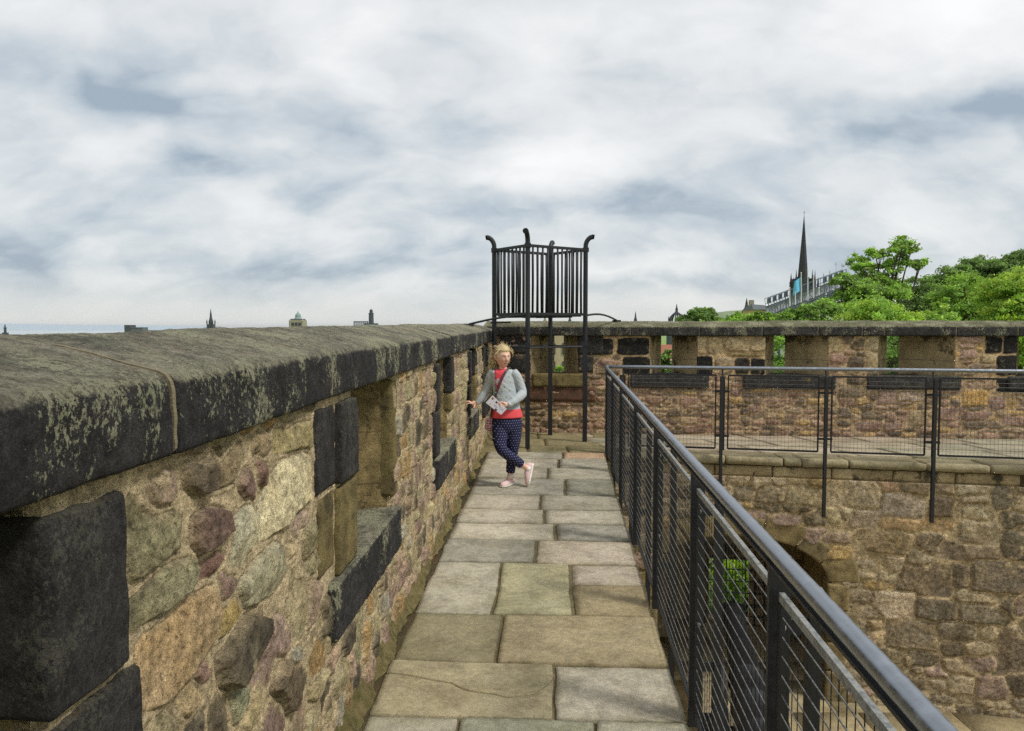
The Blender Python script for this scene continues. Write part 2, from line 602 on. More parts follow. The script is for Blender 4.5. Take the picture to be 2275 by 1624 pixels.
def mat_leaf(name):
    m, T, b = new_mat(name)
    col = T.node('Attribute', attribute_name='Col').outputs['Color']
    c = T.node('TexCoord').outputs['Object']
    k = T.maprange(T.noise(c, 1.2, 3, 0.6), 0.3, 0.7, 0.8, 1.25)
    col = T.mix(1.0, col, T.node('CombineXYZ', {0: k, 1: k, 2: k}).outputs[0], 'MULTIPLY')
    T.set(b, 'Base Color', col)
    b.inputs['Roughness'].default_value = 0.6
    b.inputs['Specular IOR Level'].default_value = 0.25
    tr = T.node('BsdfTranslucent', {'Color': T.mix(1.0, col, (1.1, 1.1, 0.6), 'MULTIPLY')})
    mx = T.node('MixShader', {0: 0.38, 1: b.outputs[0], 2: tr.outputs[0]})
    T.l.new(mx.outputs[0], T.n['Material Output'].inputs[0])
    return m

def mat_attr(name, rough=0.6, bump=0.0, sc=60, var=0.12):
    m, T, b = new_mat(name)
    c = T.node('TexCoord').outputs['Object']
    col = T.node('Attribute', attribute_name='Col').outputs['Color']
    k = T.maprange(T.noise(c, sc, 5, 0.6), 0.3, 0.7, 1 - var, 1 + var)
    col = T.mix(1.0, col, T.node('CombineXYZ', {0: k, 1: k, 2: k}).outputs[0], 'MULTIPLY')
    T.set(b, 'Base Color', col)
    b.inputs['Roughness'].default_value = rough
    if bump:
        bp = T.node('Bump', {'Strength': 1.0, 'Distance': bump, 'Height': T.noise(c, sc, 5, 0.6)})
        T.set(b, 'Normal', bp.outputs[0])
    return m

def mat_iron(name, base=(0.008, 0.0085, 0.011), rough=0.50, worn=0.0, wornc=(0.35, 0.36, 0.36)):
    m, T, b = new_mat(name)
    c = T.node('TexCoord').outputs['Object']
    n = T.noise(c, 30, 5, 0.65)
    col = T.mix(T.maprange(n, 0.45, 0.75, 0, 0.6), base, tuple(min(x * 1.6, .7) for x in base))
    if worn:
        w = T.maprange(T.noise(T.mapping(c, loc=(2, 2, 2)), 45, 6, 0.75), 0.5 - worn * 0.3, 0.62 - worn * 0.3)
        col = T.mix(w, col, wornc)
    T.set(b, 'Base Color', col)
    T.set(b, 'Roughness', T.maprange(n, 0.3, 0.7, rough - 0.08, rough + 0.15))
    bp = T.node('Bump', {'Strength': 0.5, 'Distance': 0.0004, 'Height': n})
    T.set(b, 'Normal', bp.outputs[0])
    return m

M_RUB_L = mat_rubble('rubble_long_wall', 1.0, 0.45, 0.12)
M_RUB_F = mat_rubble('rubble_end_wall', 0.8, 0.45, 0.08)
M_RUB_D = mat_rubble('rubble_retaining_wall', 0.7, 0.55, 0.25, 0.12)
M_COP_L = mat_coping('coping_long', lin(160, 152, 130), lin(112, 110, 94), lin(54, 52, 51), 0.95)
M_COP_F = mat_coping('coping_end', lin(122, 116, 92), lin(98, 98, 70), lin(54, 52, 50), 0.7, 0.8)
M_CORE_L = mat_ashlar('jamb_long', lin(172, 150, 104), lin(112, 98, 66), 0.8, 3.0, (1.22, 1.42))
M_CORE_F = mat_ashlar('jamb_end', lin(192, 172, 132), lin(156, 138, 104), 0.8, 1.4, (1.34, 1.56))
M_DARKST = mat_coping('soot_black_stone', lin(92, 86, 76), lin(70, 67, 60), lin(58, 55, 53), 0.16, 1.2)
M_STONE = mat_rubble('dressed_stone', 0.9, 0.6, 0.10)
M_FLAG = mat_flag('flagstone')
M_IRON = mat_iron('black_iron')
M_RAIL = mat_iron('handrail_steel', (0.27, 0.29, 0.32), 0.28)
M_RAIL.node_tree.nodes['Principled BSDF'].inputs['Metallic'].default_value = 0.85
M_WORN = mat_iron('worn_frame_steel', (0.11, 0.12, 0.115), 0.45, 0.3, (0.26, 0.26, 0.24))
M_WIRE_LIT = mat_iron('top_lit_wire', (0.045, 0.045, 0.048), 0.40, 0.30, (0.16, 0.16, 0.15))  # level wires: worn, and paler than the uprights, light from above put into the colour
M_LEAF = mat_leaf('leaf')
M_BARK = plain('bark', lin(70, 60, 46), 0.9, var=0.35, vscale=12, bump=0.01)

# ------------------------------------------------------------------ rubble faces as real relief
def poly_sdf(S, Z, poly):
    """positive inside"""
    d = np.full(S.shape, 1e9)
    inside = np.zeros(S.shape, bool)
    n = len(poly)
    for i in range(n):
        x0, y0 = poly[i]; x1, y1 = poly[(i + 1) % n]
        ex, ey = x1 - x0, y1 - y0
        t = np.clip(((S - x0) * ex + (Z - y0) * ey) / (ex * ex + ey * ey + 1e-12), 0, 1)
        d = np.minimum(d, np.hypot(S - x0 - t * ex, Z - y0 - t * ey))
        c = ((y0 <= Z) != (y1 <= Z)) & (S < ex * (Z - y0) / (ey if abs(ey) > 1e-9 else 1e-9) + x0)
        inside ^= c
    return np.where(inside, d, -d)

class Stone:
    __slots__ = ('c', 'a', 'rot', 'p', 'poly', 'col', 'prot', 'flat', 'seed', 'top')
    def __init__(s, c, a, rot=0, p=3.0, poly=None, col=(0.3, 0.3, 0.3), prot=0.015, flat=False, seed=0, top=False):
        s.c, s.a, s.rot, s.p, s.poly, s.col, s.prot, s.flat, s.seed, s.top = c, a, rot, p, poly, col, prot, flat, seed, top

def rubble_face(name, parent, mat, P, ss, zz, stones, keep, mortar, seed=5, warp=0.010, wscale=9.0, edge=0.012, mort_amp=0.006, skirt=0.06, base_h=None, slack=0.02, joint=0.006, bright=1.3, desat=.14):
    S, Z = np.meshgrid(ss, zz, indexing='ij')
    wx = S + warp * 2 * fbm(S * wscale, Z * wscale, seed, 4)
    wz = Z + warp * 2 * fbm(S * wscale + 50, Z * wscale + 9, seed + 5, 4)
    F1 = np.full(S.shape, -9.0); F2 = F1.copy(); ID = np.full(S.shape, -1, int)
    for k, st in enumerate(stones):
        if st.poly is not None:
            xs = [q[0] for q in st.poly]; zs = [q[1] for q in st.poly]
            b = (min(xs), max(xs), min(zs), max(zs))
        else:
            R = max(st.a) * 1.3
            b = (st.c[0] - R, st.c[0] + R, st.c[1] - R, st.c[1] + R)
        i0, i1 = np.searchsorted(ss, [b[0] - .06, b[1] + .06]); j0, j1 = np.searchsorted(zz, [b[2] - .06, b[3] + .06])
        if i1 <= i0 or j1 <= j0:
            continue
        sl = (slice(i0, i1), slice(j0, j1))
        if st.poly is not None:
            wk = 0.25 if st.flat else 0.8
            f = poly_sdf(S[sl] + (wx[sl] - S[sl]) * wk, Z[sl] + (wz[sl] - Z[sl]) * wk, st.poly)
            if st.top:
                f = f + 0.02
        else:
            dx, dz = wx[sl] - st.c[0], wz[sl] - st.c[1]
            cs, sn = math.cos(st.rot), math.sin(st.rot)
            lx, lz = (dx * cs + dz * sn) / st.a[0], (-dx * sn + dz * cs) / st.a[1]
            rr = (np.abs(lx) ** st.p + np.abs(lz) ** st.p) ** (1 / st.p)
            f = (1 - rr) * min(st.a)
        f1, f2, idd = F1[sl], F2[sl], ID[sl]
        win = f > f1
        F2[sl] = np.where(win, f1, np.maximum(f2, f))
        ID[sl] = np.where(win, k, idd)
        F1[sl] = np.where(win, f, f1)
    slk = np.array([0.0 if (s.flat or s.poly is None) else slack * (.4 + 1.2 * ((s.seed * 13) % 10) / 10) for s in stones] + [0.0])[ID]
    jn = joint * (0.6 + 1.6 * np.clip(fbm(S * 5, Z * 5, seed + 40, 3) + .5, 0, 1))
    e = np.minimum(F1 + slk, (F1 - F2) * 0.5 - jn)
    mh = mort_amp * 2 * fbm(S * 14, Z * 14, seed + 2, 5, .6) + 0.005 * fbm(S * 90, Z * 90, seed + 3, 2)
    t = np.clip(e / edge, 0, 1)
    sm = t * t * (3 - 2 * t)
    n = len(stones)
    prot = np.array([s.prot for s in stones] + [0.0]); cols = np.array([s.col for s in stones] + [mortar])
    flat = np.array([1.0 if s.flat else 0.0 for s in stones] + [0.0])
    sd = np.array([(s.seed * 37) % 97 for s in stones] + [0])
    rs = np.random.RandomState(seed)
    tx, tz = rs.uniform(-.06, .06, n + 1), rs.uniform(-.06, .06, n + 1)
    cx = np.array([s.c[0] for s in stones] + [0.0]); cz = np.array([s.c[1] for s in stones] + [0.0])
    fa = rs.uniform(0, 6.28, n + 1)[ID]; fo = rs.uniform(-.01, .03, n + 1)[ID]; fsl = rs.uniform(.03, .26, n + 1)[ID]
    facet = -fsl * np.maximum((S - cx[ID]) * np.cos(fa) + (Z - cz[ID]) * np.sin(fa) - fo, 0) * (1 - flat[ID])
    tilt = facet + (tx[ID] * (S - cx[ID]) + tz[ID] * (Z - cz[ID])) * (1 - flat[ID])
    dome = np.clip(e, 0, 0.05) * 0.07 * (1 - flat[ID])
    ra = rs.uniform(-.5, .5, n + 1)[ID]
    lx_, lz_ = S * np.cos(ra) + Z * np.sin(ra), -S * np.sin(ra) + Z * np.cos(ra)
    strata = vnoise(lx_ * 7 + sd[ID], lz_ * 75 + 6 * vnoise(lx_ * 9, lz_ * 9, seed + 30), seed + 31) - .5
    rock = 0.0035 * strata * (1 - flat[ID]) + (0.011 * fbm(S * 11 + sd[ID], Z * 11, seed + 7, 4) + 0.006 * fbm(S * 38 + sd[ID], Z * 38, seed + 8, 3)) * (1 - 0.7 * flat[ID])
    sh = np.maximum(prot[ID] + tilt + dome + rock, 0.001)
    lip = 0.003 * np.exp(-np.square((e + 0.008) / 0.010)) * (e < 0.004)
    sharp = -.010 * np.abs(fbm(S * 15 + sd[ID], Z * 15, seed + 61, 4)) * sm * (1 - flat[ID])
    h = mh * (1 - sm * .6) + lip + sh * sm + sharp - .004 * np.exp(-np.square((e + .001) / .003))
    if base_h is not None:
        h = h + base_h(S, Z)
    # colours: each stone has its own, veined; mortar sandy
    cv = 1 + 0.85 * fbm(S * 18 + sd[ID], Z * 26, seed + 11, 6, .65) + 0.75 * fbm(S * 5 + sd[ID], Z * 5, seed + 12, 3)
    cv = cv * (1 + .30 * strata) * (1 - .35 * np.clip(1 - np.abs(vnoise(lx_ * 13 + 5, lz_ * 13, seed + 33) - .5) * 26, 0, 1))
    ds_ = (desat * (1 - flat[ID]))[..., None]
    cb = cols[ID] * (1 - ds_) + (np.array(mortar) * .55 + cols[ID].mean(-1, keepdims=True) * .45) * ds_
    cb = cb * (1 - .45 * flat[ID])[..., None]
    sc = cb * cv[..., None]
    tint = fbm(S * 7 + sd[ID] * 3, Z * 7, seed + 14, 3)[..., None]
    sc = sc * (1 + tint * np.array([0.16, 0.02, -0.20]))
    mc = np.array(mortar) * (1 + 0.45 * fbm(S * 10, Z * 10, seed + 13, 5))[..., None]
    wc = np.clip(e / 0.004 + 0.3, 0, 1)[..., None]
    rim = np.exp(-np.clip(e, 0, 1) / .012) * np.clip(.6 + 2.5 * fbm(S * 9, Z * 9, seed + 50, 3), 0, 1) * (1 - flat[ID])
    sc = sc * (1 - .30 * rim[..., None]) + np.array(mortar) * (.30 * rim[..., None])
    # mortar smeared over part of some stones
    smear = np.clip((fbm(S * 7 + 31, Z * 7, seed + 15, 5, .6) - 0.17) * 12, 0, 1)[..., None] * (1 - flat[ID])[..., None]
    colr = mc * (1 - wc) + (sc * (1 - .75 * smear) + mc * .75 * smear) * wc
    crev = np.exp(-np.square((e + .001) / .0035)) * np.clip(.5 + 2.5 * fbm(S * 12, Z * 12, seed + 60, 3), 0, 1)  # shade and grime of the crevices, both put into the stone colour
    colr = np.clip(colr * bright, 0.004, 9)
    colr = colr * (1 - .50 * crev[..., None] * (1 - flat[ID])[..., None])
    mxc = colr.max(-1, keepdims=True)
    colr = colr * np.where(mxc > .42, (.42 + (mxc - .42) * .45) / mxc, 1.0)
    Si, Zi = 0.5 * (ss[:-1] + ss[1:]), 0.5 * (zz[:-1] + zz[1:])
    KS, KZ = np.meshgrid(Si, Zi, indexing='ij')
    K = keep(KS, KZ)
    idx = np.arange(S.size).reshape(S.shape)
    A, B, C_, D = idx[:-1, :-1], idx[1:, :-1], idx[1:, 1:], idx[:-1, 1:]
    quads = [np.stack([A, B, C_, D], -1)[K]]
    pts = np.stack([S.ravel(), h.ravel(), Z.ravel()], -1)
    cc = colr.reshape(-1, 3)
    # skirts round every border
    Kp = np.pad(K, 1)
    extra_v, extra_c = [], []
    nv = len(pts)
    back = pts.copy(); back[:, 1] = back[:, 1] - skirt
    need = []
    for (di, dj, e0, e1) in ((-1, 0, A, D), (1, 0, B, C_), (0, -1, A, B), (0, 1, D, C_)):
        nb = Kp[1 + di:1 + di + K.shape[0], 1 + dj:1 + dj + K.shape[1]]
        m_ = K & ~nb
        a_, b_ = e0[m_], e1[m_]
        need.append(np.stack([a_, b_, b_ + nv, a_ + nv], -1))
    quads += need
    q = np.concatenate(quads)
    allv, allc = np.concatenate([pts, back]), np.concatenate([cc, cc])
    used = np.unique(q)
    remap = np.full(len(allv), -1); remap[used] = np.arange(len(used))
    me = mk_mesh(name, P(allv[used]), remap[q], allc[used])
    return obj(name, me, mat, parent)

def chips(rng, n, s0, s1, z0, z1, size, pal, prot=(.002, .012), avoid=None):
    out = []
    for _ in range(n):
        cx, cz = rng.uniform(s0, s1), rng.uniform(z0, z1)
        if avoid is not None and avoid(cx, cz):
            continue
        a_, b_, r0 = rng.uniform(*size), rng.uniform(size[0], size[1]) * .6, rng.uniform(-1, 1)
        n_ = rng.randint(4, 7)
        pl_ = []
        for k in range(n_):
            th = 2 * math.pi * (k + rng.uniform(-.3, .3)) / n_
            x_, z_ = a_ * math.cos(th), b_ * math.sin(th)
            pl_.append((cx + x_ * math.cos(r0) - z_ * math.sin(r0), cz + x_ * math.sin(r0) + z_ * math.cos(r0)))
        out.append(Stone((cx, cz), (a_, b_), r0, 3, pl_, pal(rng), rng.uniform(*prot), False, rng.randrange(9999)))
    return out

def coursed(rng, s0, s1, z0, z1, hr, wr, pal, gap=0.012, rot=0.10, p=3.2, prot=(0.004, 0.022), big=0.0, avoid=None, wr_=None):
    out = []
    z = z0
    while z < z1:
        h = rng.uniform(*hr)
        s = s0 - rng.uniform(0, wr[1])
        while s < s1:
            w = rng.uniform(*wr)
            hh = h * rng.uniform(0.72, 1.08)
            if rng.random() < big:
                hh = h * 1.7
            cx, cz = s + w / 2, z + h / 2 + rng.uniform(-.18, .18) * h
            if avoid is None or not avoid(cx, cz):
                a_, b_ = w / 2 - gap * rng.uniform(.0, 1.2), hh / 2 - gap * rng.uniform(.0, .9)
                r0, n_ = rng.uniform(-rot, rot), rng.randint(5, 9)
                pl_ = []
                for k in range(n_):
                    th = 2 * math.pi * (k + rng.uniform(-.30, .30)) / n_
                    ct, st2 = math.cos(th), math.sin(th)
                    rad = (abs(ct) ** p + abs(st2) ** p) ** (-1 / p) * rng.uniform(.88, 1.12)
                    x_, z_ = a_ * ct * rad, b_ * st2 * rad
                    pl_.append((cx + x_ * math.cos(r0) - z_ * math.sin(r0), cz + x_ * math.sin(r0) + z_ * math.cos(r0)))
                out.append(Stone((cx, cz), (a_, b_), r0, p, pl_, pal(rng), rng.uniform(*prot), False, rng.randrange(9999)))
            s += w
        z += h * 0.96
    return out
# ------------------------------------------------------------------ frames of the walls
class Frame:
    def __init__(s, o, d, slope=0.0, z0=0.0, flip=False):
        L = math.hypot(*d)
        s.o = np.array(o[:2], float); s.e = np.array(d[:2], float) / L
        s.n = np.array([s.e[1], -s.e[0]]) * (-1 if flip else 1)
        s.slope, s.z0 = slope, z0

    def P(s, v):
        v = np.asarray(v, float)
        xy = s.o + v[..., 0:1] * s.e + v[..., 1:2] * s.n
        z = v[..., 2:3] + s.z0 + s.slope * xy[..., 1:2]
        return np.concatenate([xy, z], -1)

    def uv(s, u, v, d=0.0):
        """(s, z) of the point of the face seen at (u, v)"""
        r = look(u, v)
        t = (np.dot(s.o, s.n) + d) / np.dot(r[:2], s.n)
        p = r * t
        return float(np.dot(p[:2] - s.o, s.e)), float(p[2] + 1.6 - s.z0 - s.slope * p[1])

FL = Frame((-0.79, 0), WD, slope=SL)                               # long parapet, s runs away from the camera
FF = Frame((0.9246, 10.7463), (0.9951, -0.0986), z0=0.065)         # end parapet, s runs to the right
FD = Frame((3.203, 8.665), (0.9807, -0.1957))                       # wall down to the court

def ssin(frame, pts):
    return [frame.uv(u, v) for u, v in pts]

rng = random.Random(7)
def rough_rect(cx, cz, a, b, rot=0.0, k=.10):
    out = []
    for sx, sz in ((-1, -1), (-.1, -1.04), (.9, -1), (1.03, -.2), (1, .9), (.2, 1.04), (-.9, 1), (-1.03, .1)):
        x_, z_ = a * sx * (1 + rng.uniform(-k, k * .4)), b * sz * (1 + rng.uniform(-k, k * .4))
        out.append((cx + x_ * math.cos(rot) - z_ * math.sin(rot), cz + x_ * math.sin(rot) + z_ * math.cos(rot)))
    return out
def pal_left(r):
    t = r.random()
    if t < .15: c = lin(84, 74, 60)
    elif t < .22: c = lin(48, 46, 44)
    elif t < .35: c = lin(124, 98, 90)
    elif t < .50: c = lin(156, 128, 106)
    elif t < .64: c = lin(132, 124, 88)
    elif t < .82: c = lin(180, 164, 120)
    elif t < .88: c = lin(160, 154, 134)
    else: c = lin(158, 124, 72)
    k = r.uniform(.55, 1.2)
    return tuple(x * k for x in c)
def pal_far(r):
    t = r.random()
    if t < .30: c = lin(124, 92, 78)
    elif t < .48: c = lin(80, 68, 60)
    elif t < .56: c = lin(48, 45, 44)
    elif t < .74: c = lin(160, 134, 100)
    elif t < .86: c = lin(150, 118, 98)
    else: c = lin(182, 146, 82)
    k = r.uniform(.75, 1.2)
    return tuple(x * k for x in c)
def pal_low(r):
    t = r.random()
    if t < .28: c = lin(104, 92, 72)
    elif t < .46: c = lin(54, 49, 43)
    elif t < .72: c = lin(140, 124, 96)
    elif t < .84: c = lin(156, 138, 102)
    elif t < .92: c = lin(128, 104, 92)
    else: c = lin(160, 130, 74)
    k = r.uniform(.75, 1.2)
    return tuple(x * k for x in c)

def core_piers(frame, openings, s0, s1, zb, zs, zt, t, name, mat, parent):
    """the masonry behind the facing: full body up to the sills, splayed piers above"""
    M = MB()
    F = -0.03
    def pr(poly, z0, z1):
        pts = [frame.P(np.array([a, b, 0.0]))[:2] for a, b in poly]
        bot = [frame.P(np.array([a, b, z0])) for a, b in poly]
        top = [frame.P(np.array([a, b, z1])) for a, b in poly]
        n = len(poly)
        M.add(bot + top, [tuple(range(n - 1, -1, -1)), tuple(range(n, 2 * n))] + [(i, (i + 1) % n, n + (i + 1) % n, n + i) for i in range(n)])
    pr([(s0, F), (s0, -t), (s1, -t), (s1, F)], zb, zs - 0.004)
    edges_in = [s0] + [x for o in openings for x in (o[0], o[1])] + [s1]
    edges_out = [s0] + [x for o in openings for x in (o[2], o[3])] + [s1]
    for i in range(0, len(edges_in), 2):
        a, b, c, d = edges_in[i], edges_in[i + 1], edges_out[i + 1], edges_out[i]
        pr([(a, F), (d, -t), (c, -t), (b, F)], zs - 0.004, zt)
    return M.build(name, mat, parent)

def coping(frame, joints, prof, name, mat, mortar, parent, seed, nearness):
    """worn weathered stones laid end to end over a bed of mortar"""
    prof = np.array(prof)
    # resample the closed profile, denser where it shows
    pts = []
    for i in range(len(prof) - 1):
        L = np.linalg.norm(prof[i + 1] - prof[i])
        n = max(1, int(L / 0.014))
        for k in range(n):
            pts.append(prof[i] + (prof[i + 1] - prof[i]) * k / n)
    pts.append(prof[-1])
    pr = np.array(pts)
    # soften the arrises
    for _ in range(1):
        q = pr.copy(); q[1:-1] = 0.25 * pr[:-2] + 0.5 * pr[1:-1] + 0.25 * pr[2:]; pr = q
    cen = pr.mean(0)
    rs = np.random.RandomState(seed)
    for j in range(len(joints) - 1):
        a, b = joints[j] + 0.004, joints[j + 1] - 0.004
        step = max(0.008, nearness * max(a, 0.0))
        n = max(6, int((b - a) / step))
        sv = np.linspace(a, b, n)
        sv = np.unique(np.concatenate([sv, [a + 0.003, a + 0.008, a + .016, b - 0.003, b - 0.008, b - .016]]))
        S_, I = np.meshgrid(sv, np.arange(len(pr)), indexing='ij')
        D, Z = pr[I][..., 0], pr[I][..., 1]
        endk = np.minimum(S_ - a, b - S_)
        shr = 0.012 * np.clip(1 - endk / 0.016, 0, 1) ** 2
        dx, dz = D - cen[0], Z - cen[1]
        ln = np.hypot(dx, dz) + 1e-6
        p3 = np.stack([S_, D, Z], -1).reshape(-1, 3)
        nz = (0.007 * noise3(p3, 5, seed, 3) + 0.008 * noise3(p3, 17, seed + 4, 3) + 0.003 * noise3(p3, 70, seed + 6, 2)).reshape(S_.shape)
        # bites out of the lower and upper arris
        off = nz - shr
        D = D + dx / ln * off + rs.uniform(-.005, .005)
        Z = Z + dz / ln * off + rs.uniform(-.004, .004) + (S_ - (a + b) / 2) * rs.uniform(-.006, .006)
        v = np.stack([S_, D, Z], -1)
        idx = np.arange(S_.size).reshape(S_.shape)
        A, B, C_, D_ = idx[:-1, :-1], idx[1:, :-1], idx[1:, 1:], idx[:-1, 1:]
        q = np.stack([A, D_, C_, B], -1).reshape(-1, 4)
        close = np.stack([idx[:-1, -1], idx[:-1, 0], idx[1:, 0], idx[1:, -1]], -1)
        faces = [tuple(f) for f in np.concatenate([q, close])] + [tuple(int(k) for k in idx[0, :]), tuple(int(k) for k in idx[-1, ::-1])]
        me = mk_mesh(name, frame.P(v.reshape(-1, 3)), [tuple(int(i) for i in f) for f in faces])
        obj(name, me, mat, parent)
    for jn_ in joints[1:-1]:
        MJ = MB(); m = len(pr); rings = []
        for s_ in (jn_ - .0055, jn_ + .0055):
            p3 = np.stack([np.full(m, s_), pr[:, 0], pr[:, 1]], -1)
            nz = 0.007 * noise3(p3, 5, seed, 3) + 0.008 * noise3(p3, 17, seed + 4, 3) + 0.004 * noise3(p3, 40, seed + 8, 2) - .006
            dd_ = pr - cen
            q = pr + dd_ / (np.linalg.norm(dd_, axis=1, keepdims=True) + 1e-6) * nz[:, None]
            rings += [frame.P(np.array([s_, x[0], x[1]])) for x in q]
        MJ.add(rings, [tuple(range(m)), tuple(range(2 * m - 1, m - 1, -1))] + [(i, m + i, m + (i + 1) % m, (i + 1) % m) for i in range(m)])
        MJ.build('mortar_joint', mortar, parent)
    M = MB()
    m = len(pr)
    k = cen + (pr - cen) * (1 - 0.019 / np.maximum(np.linalg.norm(pr - cen, axis=1, keepdims=True), .02))
    va = [frame.P(np.array([joints[0] + .02, x[0], x[1]])) for x in k] + [frame.P(np.array([joints[-1] - .02, x[0], x[1]])) for x in k]
    M.add(va, [tuple(range(m)), tuple(range(2 * m - 1, m - 1, -1))] + [(i, m + i, m + (i + 1) % m, (i + 1) % m) for i in range(m)])
    M.build('coping_mortar', mortar, parent)

M_MORT = plain('pale_mortar', lin(118, 108, 84), 0.95, var=0.3, vscale=30, bump=0.004)

# ------------------------------------------------------------------ the long parapet
def su(u, v=950):
    return FL.uv(u, v)[0]

OPL = []
for (ua, ub) in ((None, 97), (780, 871), (969.4, 1000.5), (1041.5, 1054.8), (1072.5, 1081.5)):
    b = su(ub, 1300 if ub < 200 else 900)
    a = su(ua, 900) if ua else b - 0.82
    c = (a + b) / 2
    OPL.append((a, b, b - .26, b) if ua is None else (a, b, c - 0.12 + 0.03, c + 0.12 + 0.03))
OPL = [(-1.95, -1.2, -1.7, -1.45)] + OPL
ZSL = 0.63
lp = thing('parapet_wall', (-0.79, 0, 0), 'long rubble stone parapet along the walkway that the girl leans on, with a thick dark lichened coping', 'wall')

def c2(pts):      # measured on an enlargement of the lower left corner
    return ssin(FL, [(x / 3.095, 1099.6 + y / 3.095) for x, y in pts])
def c1(pts):
    return ssin(FL, [(x / 3.5693, 682.5 + y / 3.5693) for x, y in pts])
def c3(pts):
    return ssin(FL, [(568.7 + x / 3.569, 720.4 + y / 3.569) for x, y in pts])

near = [
    ([(895, 60), (1200, 100), (1205, 340), (1060, 480), (885, 560)], lin(118, 112, 80), .018),
    ([(1305, 180), (1400, 110), (1540, 115), (1550, 250), (1420, 380), (1350, 400), (1310, 300)], lin(92, 66, 60), .038),
    ([(1620, 180), (1700, 80), (1740, 150), (1755, 300), (1660, 480), (1575, 480), (1610, 330)], lin(206, 196, 158), .018),
    ([(860, 800), (1000, 650), (1180, 470), (1300, 440), (1340, 560), (1250, 700), (1100, 870), (900, 930)], lin(126, 120, 88), .025),
    ([(1370, 510), (1480, 400), (1500, 440), (1450, 540), (1360, 590)], lin(112, 76, 72), .012),
    ([(1515, 560), (1610, 570), (1560, 690), (1515, 740)], lin(112, 82, 80), .012),
    ([(1650, 600), (1780, 450), (1880, 350), (1950, 400), (1970, 520), (1900, 620), (1760, 730), (1680, 770), (1645, 680)], lin(160, 154, 124), .022),
    ([(1965, 350), (2010, 360), (2020, 400), (1980, 440)], lin(200, 180, 140), .010),
    ([(990, 980), (1200, 800), (1430, 655), (1500, 690), (1500, 850), (1400, 1050), (1300, 1200), (1100, 1400), (990, 1450), (965, 1100)], lin(184, 152, 106), .020),
    ([(1520, 790), (1620, 725), (1650, 790), (1600, 880), (1510, 910)], lin(168, 142, 76), .010),
    ([(1500, 1140), (1560, 1030), (1660, 860), (1790, 870), (1790, 950), (1730, 1100), (1650, 1200), (1560, 1300), (1510, 1260)], lin(34, 32, 30), .050),
    ([(1700, 1170), (1790, 1000), (1900, 880), (1970, 920), (1960, 1050), (1850, 1250), (1720, 1340), (1695, 1260)], lin(138, 112, 100), .018),
    ([(1880, 1300), (1940, 1170), (2060, 1200), (2090, 1290), (2000, 1430), (1890, 1480)], lin(62, 48, 36), .034),
    ([(1960, 760), (2060, 620), (2090, 680), (2050, 770), (1970, 800)], lin(190, 172, 128), .012),
    ([(1570, 1400), (1680, 1310), (1720, 1350), (1700, 1450), (1600, 1600), (1570, 1500)], lin(146, 146, 110), .018),
    ([(1200, 1430), (1300, 1310), (1390, 1350), (1350, 1480), (1220, 1560)], lin(200, 172, 125), .014),
    ([(1320, 1260), (1380, 1180), (1420, 1260), (1380, 1340)], lin(150, 114, 102), .010),
    ([(1080, 1600), (1200, 1500), (1260, 1540), (1240, 1624), (1090, 1700)], lin(120, 108, 78), .014),
    ([(1860, 1090), (1900, 1060), (1920, 1150), (1880, 1180)], lin(170, 150, 120), .010),
]
near1 = [([(1395, 1290), (1640, 1240), (1645, 1400), (1540, 1450), (1400, 1330)], lin(62, 52, 44), .040),
         ([(1900, 1340), (2030, 1290), (2040, 1480), (1950, 1520), (1905, 1440)], lin(104, 74, 70), .022),
         ([(1660, 1200), (1880, 1130), (1900, 1290), (1680, 1370)], lin(120, 104, 76), .014)]
near3 = [([(0, 1060), (60, 1110), (80, 1180), (50, 1260), (0, 1320), (-40, 1200)], lin(112, 80, 74), .022),
         ([(100, 1230), (240, 1060), (380, 1000), (415, 1050), (410, 1380), (240, 1540), (80, 1690), (0, 1700), (-10, 1480)], lin(222, 206, 160), .022),
         ([(-20, 900), (60, 880), (100, 960), (60, 1040), (-20, 1030)], lin(130, 112, 84), .012),
         ([(140, 860), (420, 780), (420, 960), (250, 1040), (130, 1010)], lin(176, 158, 104), .012),
         ([(280, 1580), (380, 1500), (400, 1560), (300, 1680)], lin(186, 160, 136), .010)]
explicit = []
for grp, fn in ((near, c2), (near1, c1), (near3, c3)):
    for pts, col, pr_ in grp:
        poly = fn(pts)
        cx, cz = sum(q[0] for q in poly) / len(poly), sum(q[1] for q in poly) / len(poly)
        explicit.append(Stone((cx, cz), (.1, .1), 0, 3, poly, col, pr_ * .8, False, rng.randrange(999)))

def avoid_left(cx, cz):
    p = np.array([[cx]]), np.array([[cz]])
    for st in explicit:
        if poly_sdf(p[0], p[1], st.poly)[0, 0] > -0.035:
            return True
    for (a, b, c_, d_) in OPL:
        if a - .02 < cx < b + .02 and cz > ZSL - .10:
            return True
    if OPL[2][0] - .52 < cx < OPL[2][0] and cz > .60:
        return True
    return 1.1 < cx < 1.46 and cz > .62

st_left = coursed(rng, -1.9, 2.6, 0.0, 1.36, (.08, .17), (.08, .21), pal_left, gap=.004, rot=.45, p=2.6, prot=(.000, .020), big=.15, avoid=avoid_left)
st_left += coursed(rng, 2.6, 11.2, 0.0, 1.36, (.08, .17), (.08, .24), pal_left, gap=.002, rot=.35, p=2.8, prot=(.002, .024), big=.2, avoid=avoid_left)
st_left += chips(rng, 160, -.5, 4.2, 0, 1.32, (.012, .034), pal_left, avoid=avoid_left)
st_left += explicit

def keep_left(S, Z):
    k = Z < 1.335
    for (a, b, c_, d_) in OPL:
        k &= ~((S > a) & (S < b) & (Z > ZSL))
    return k

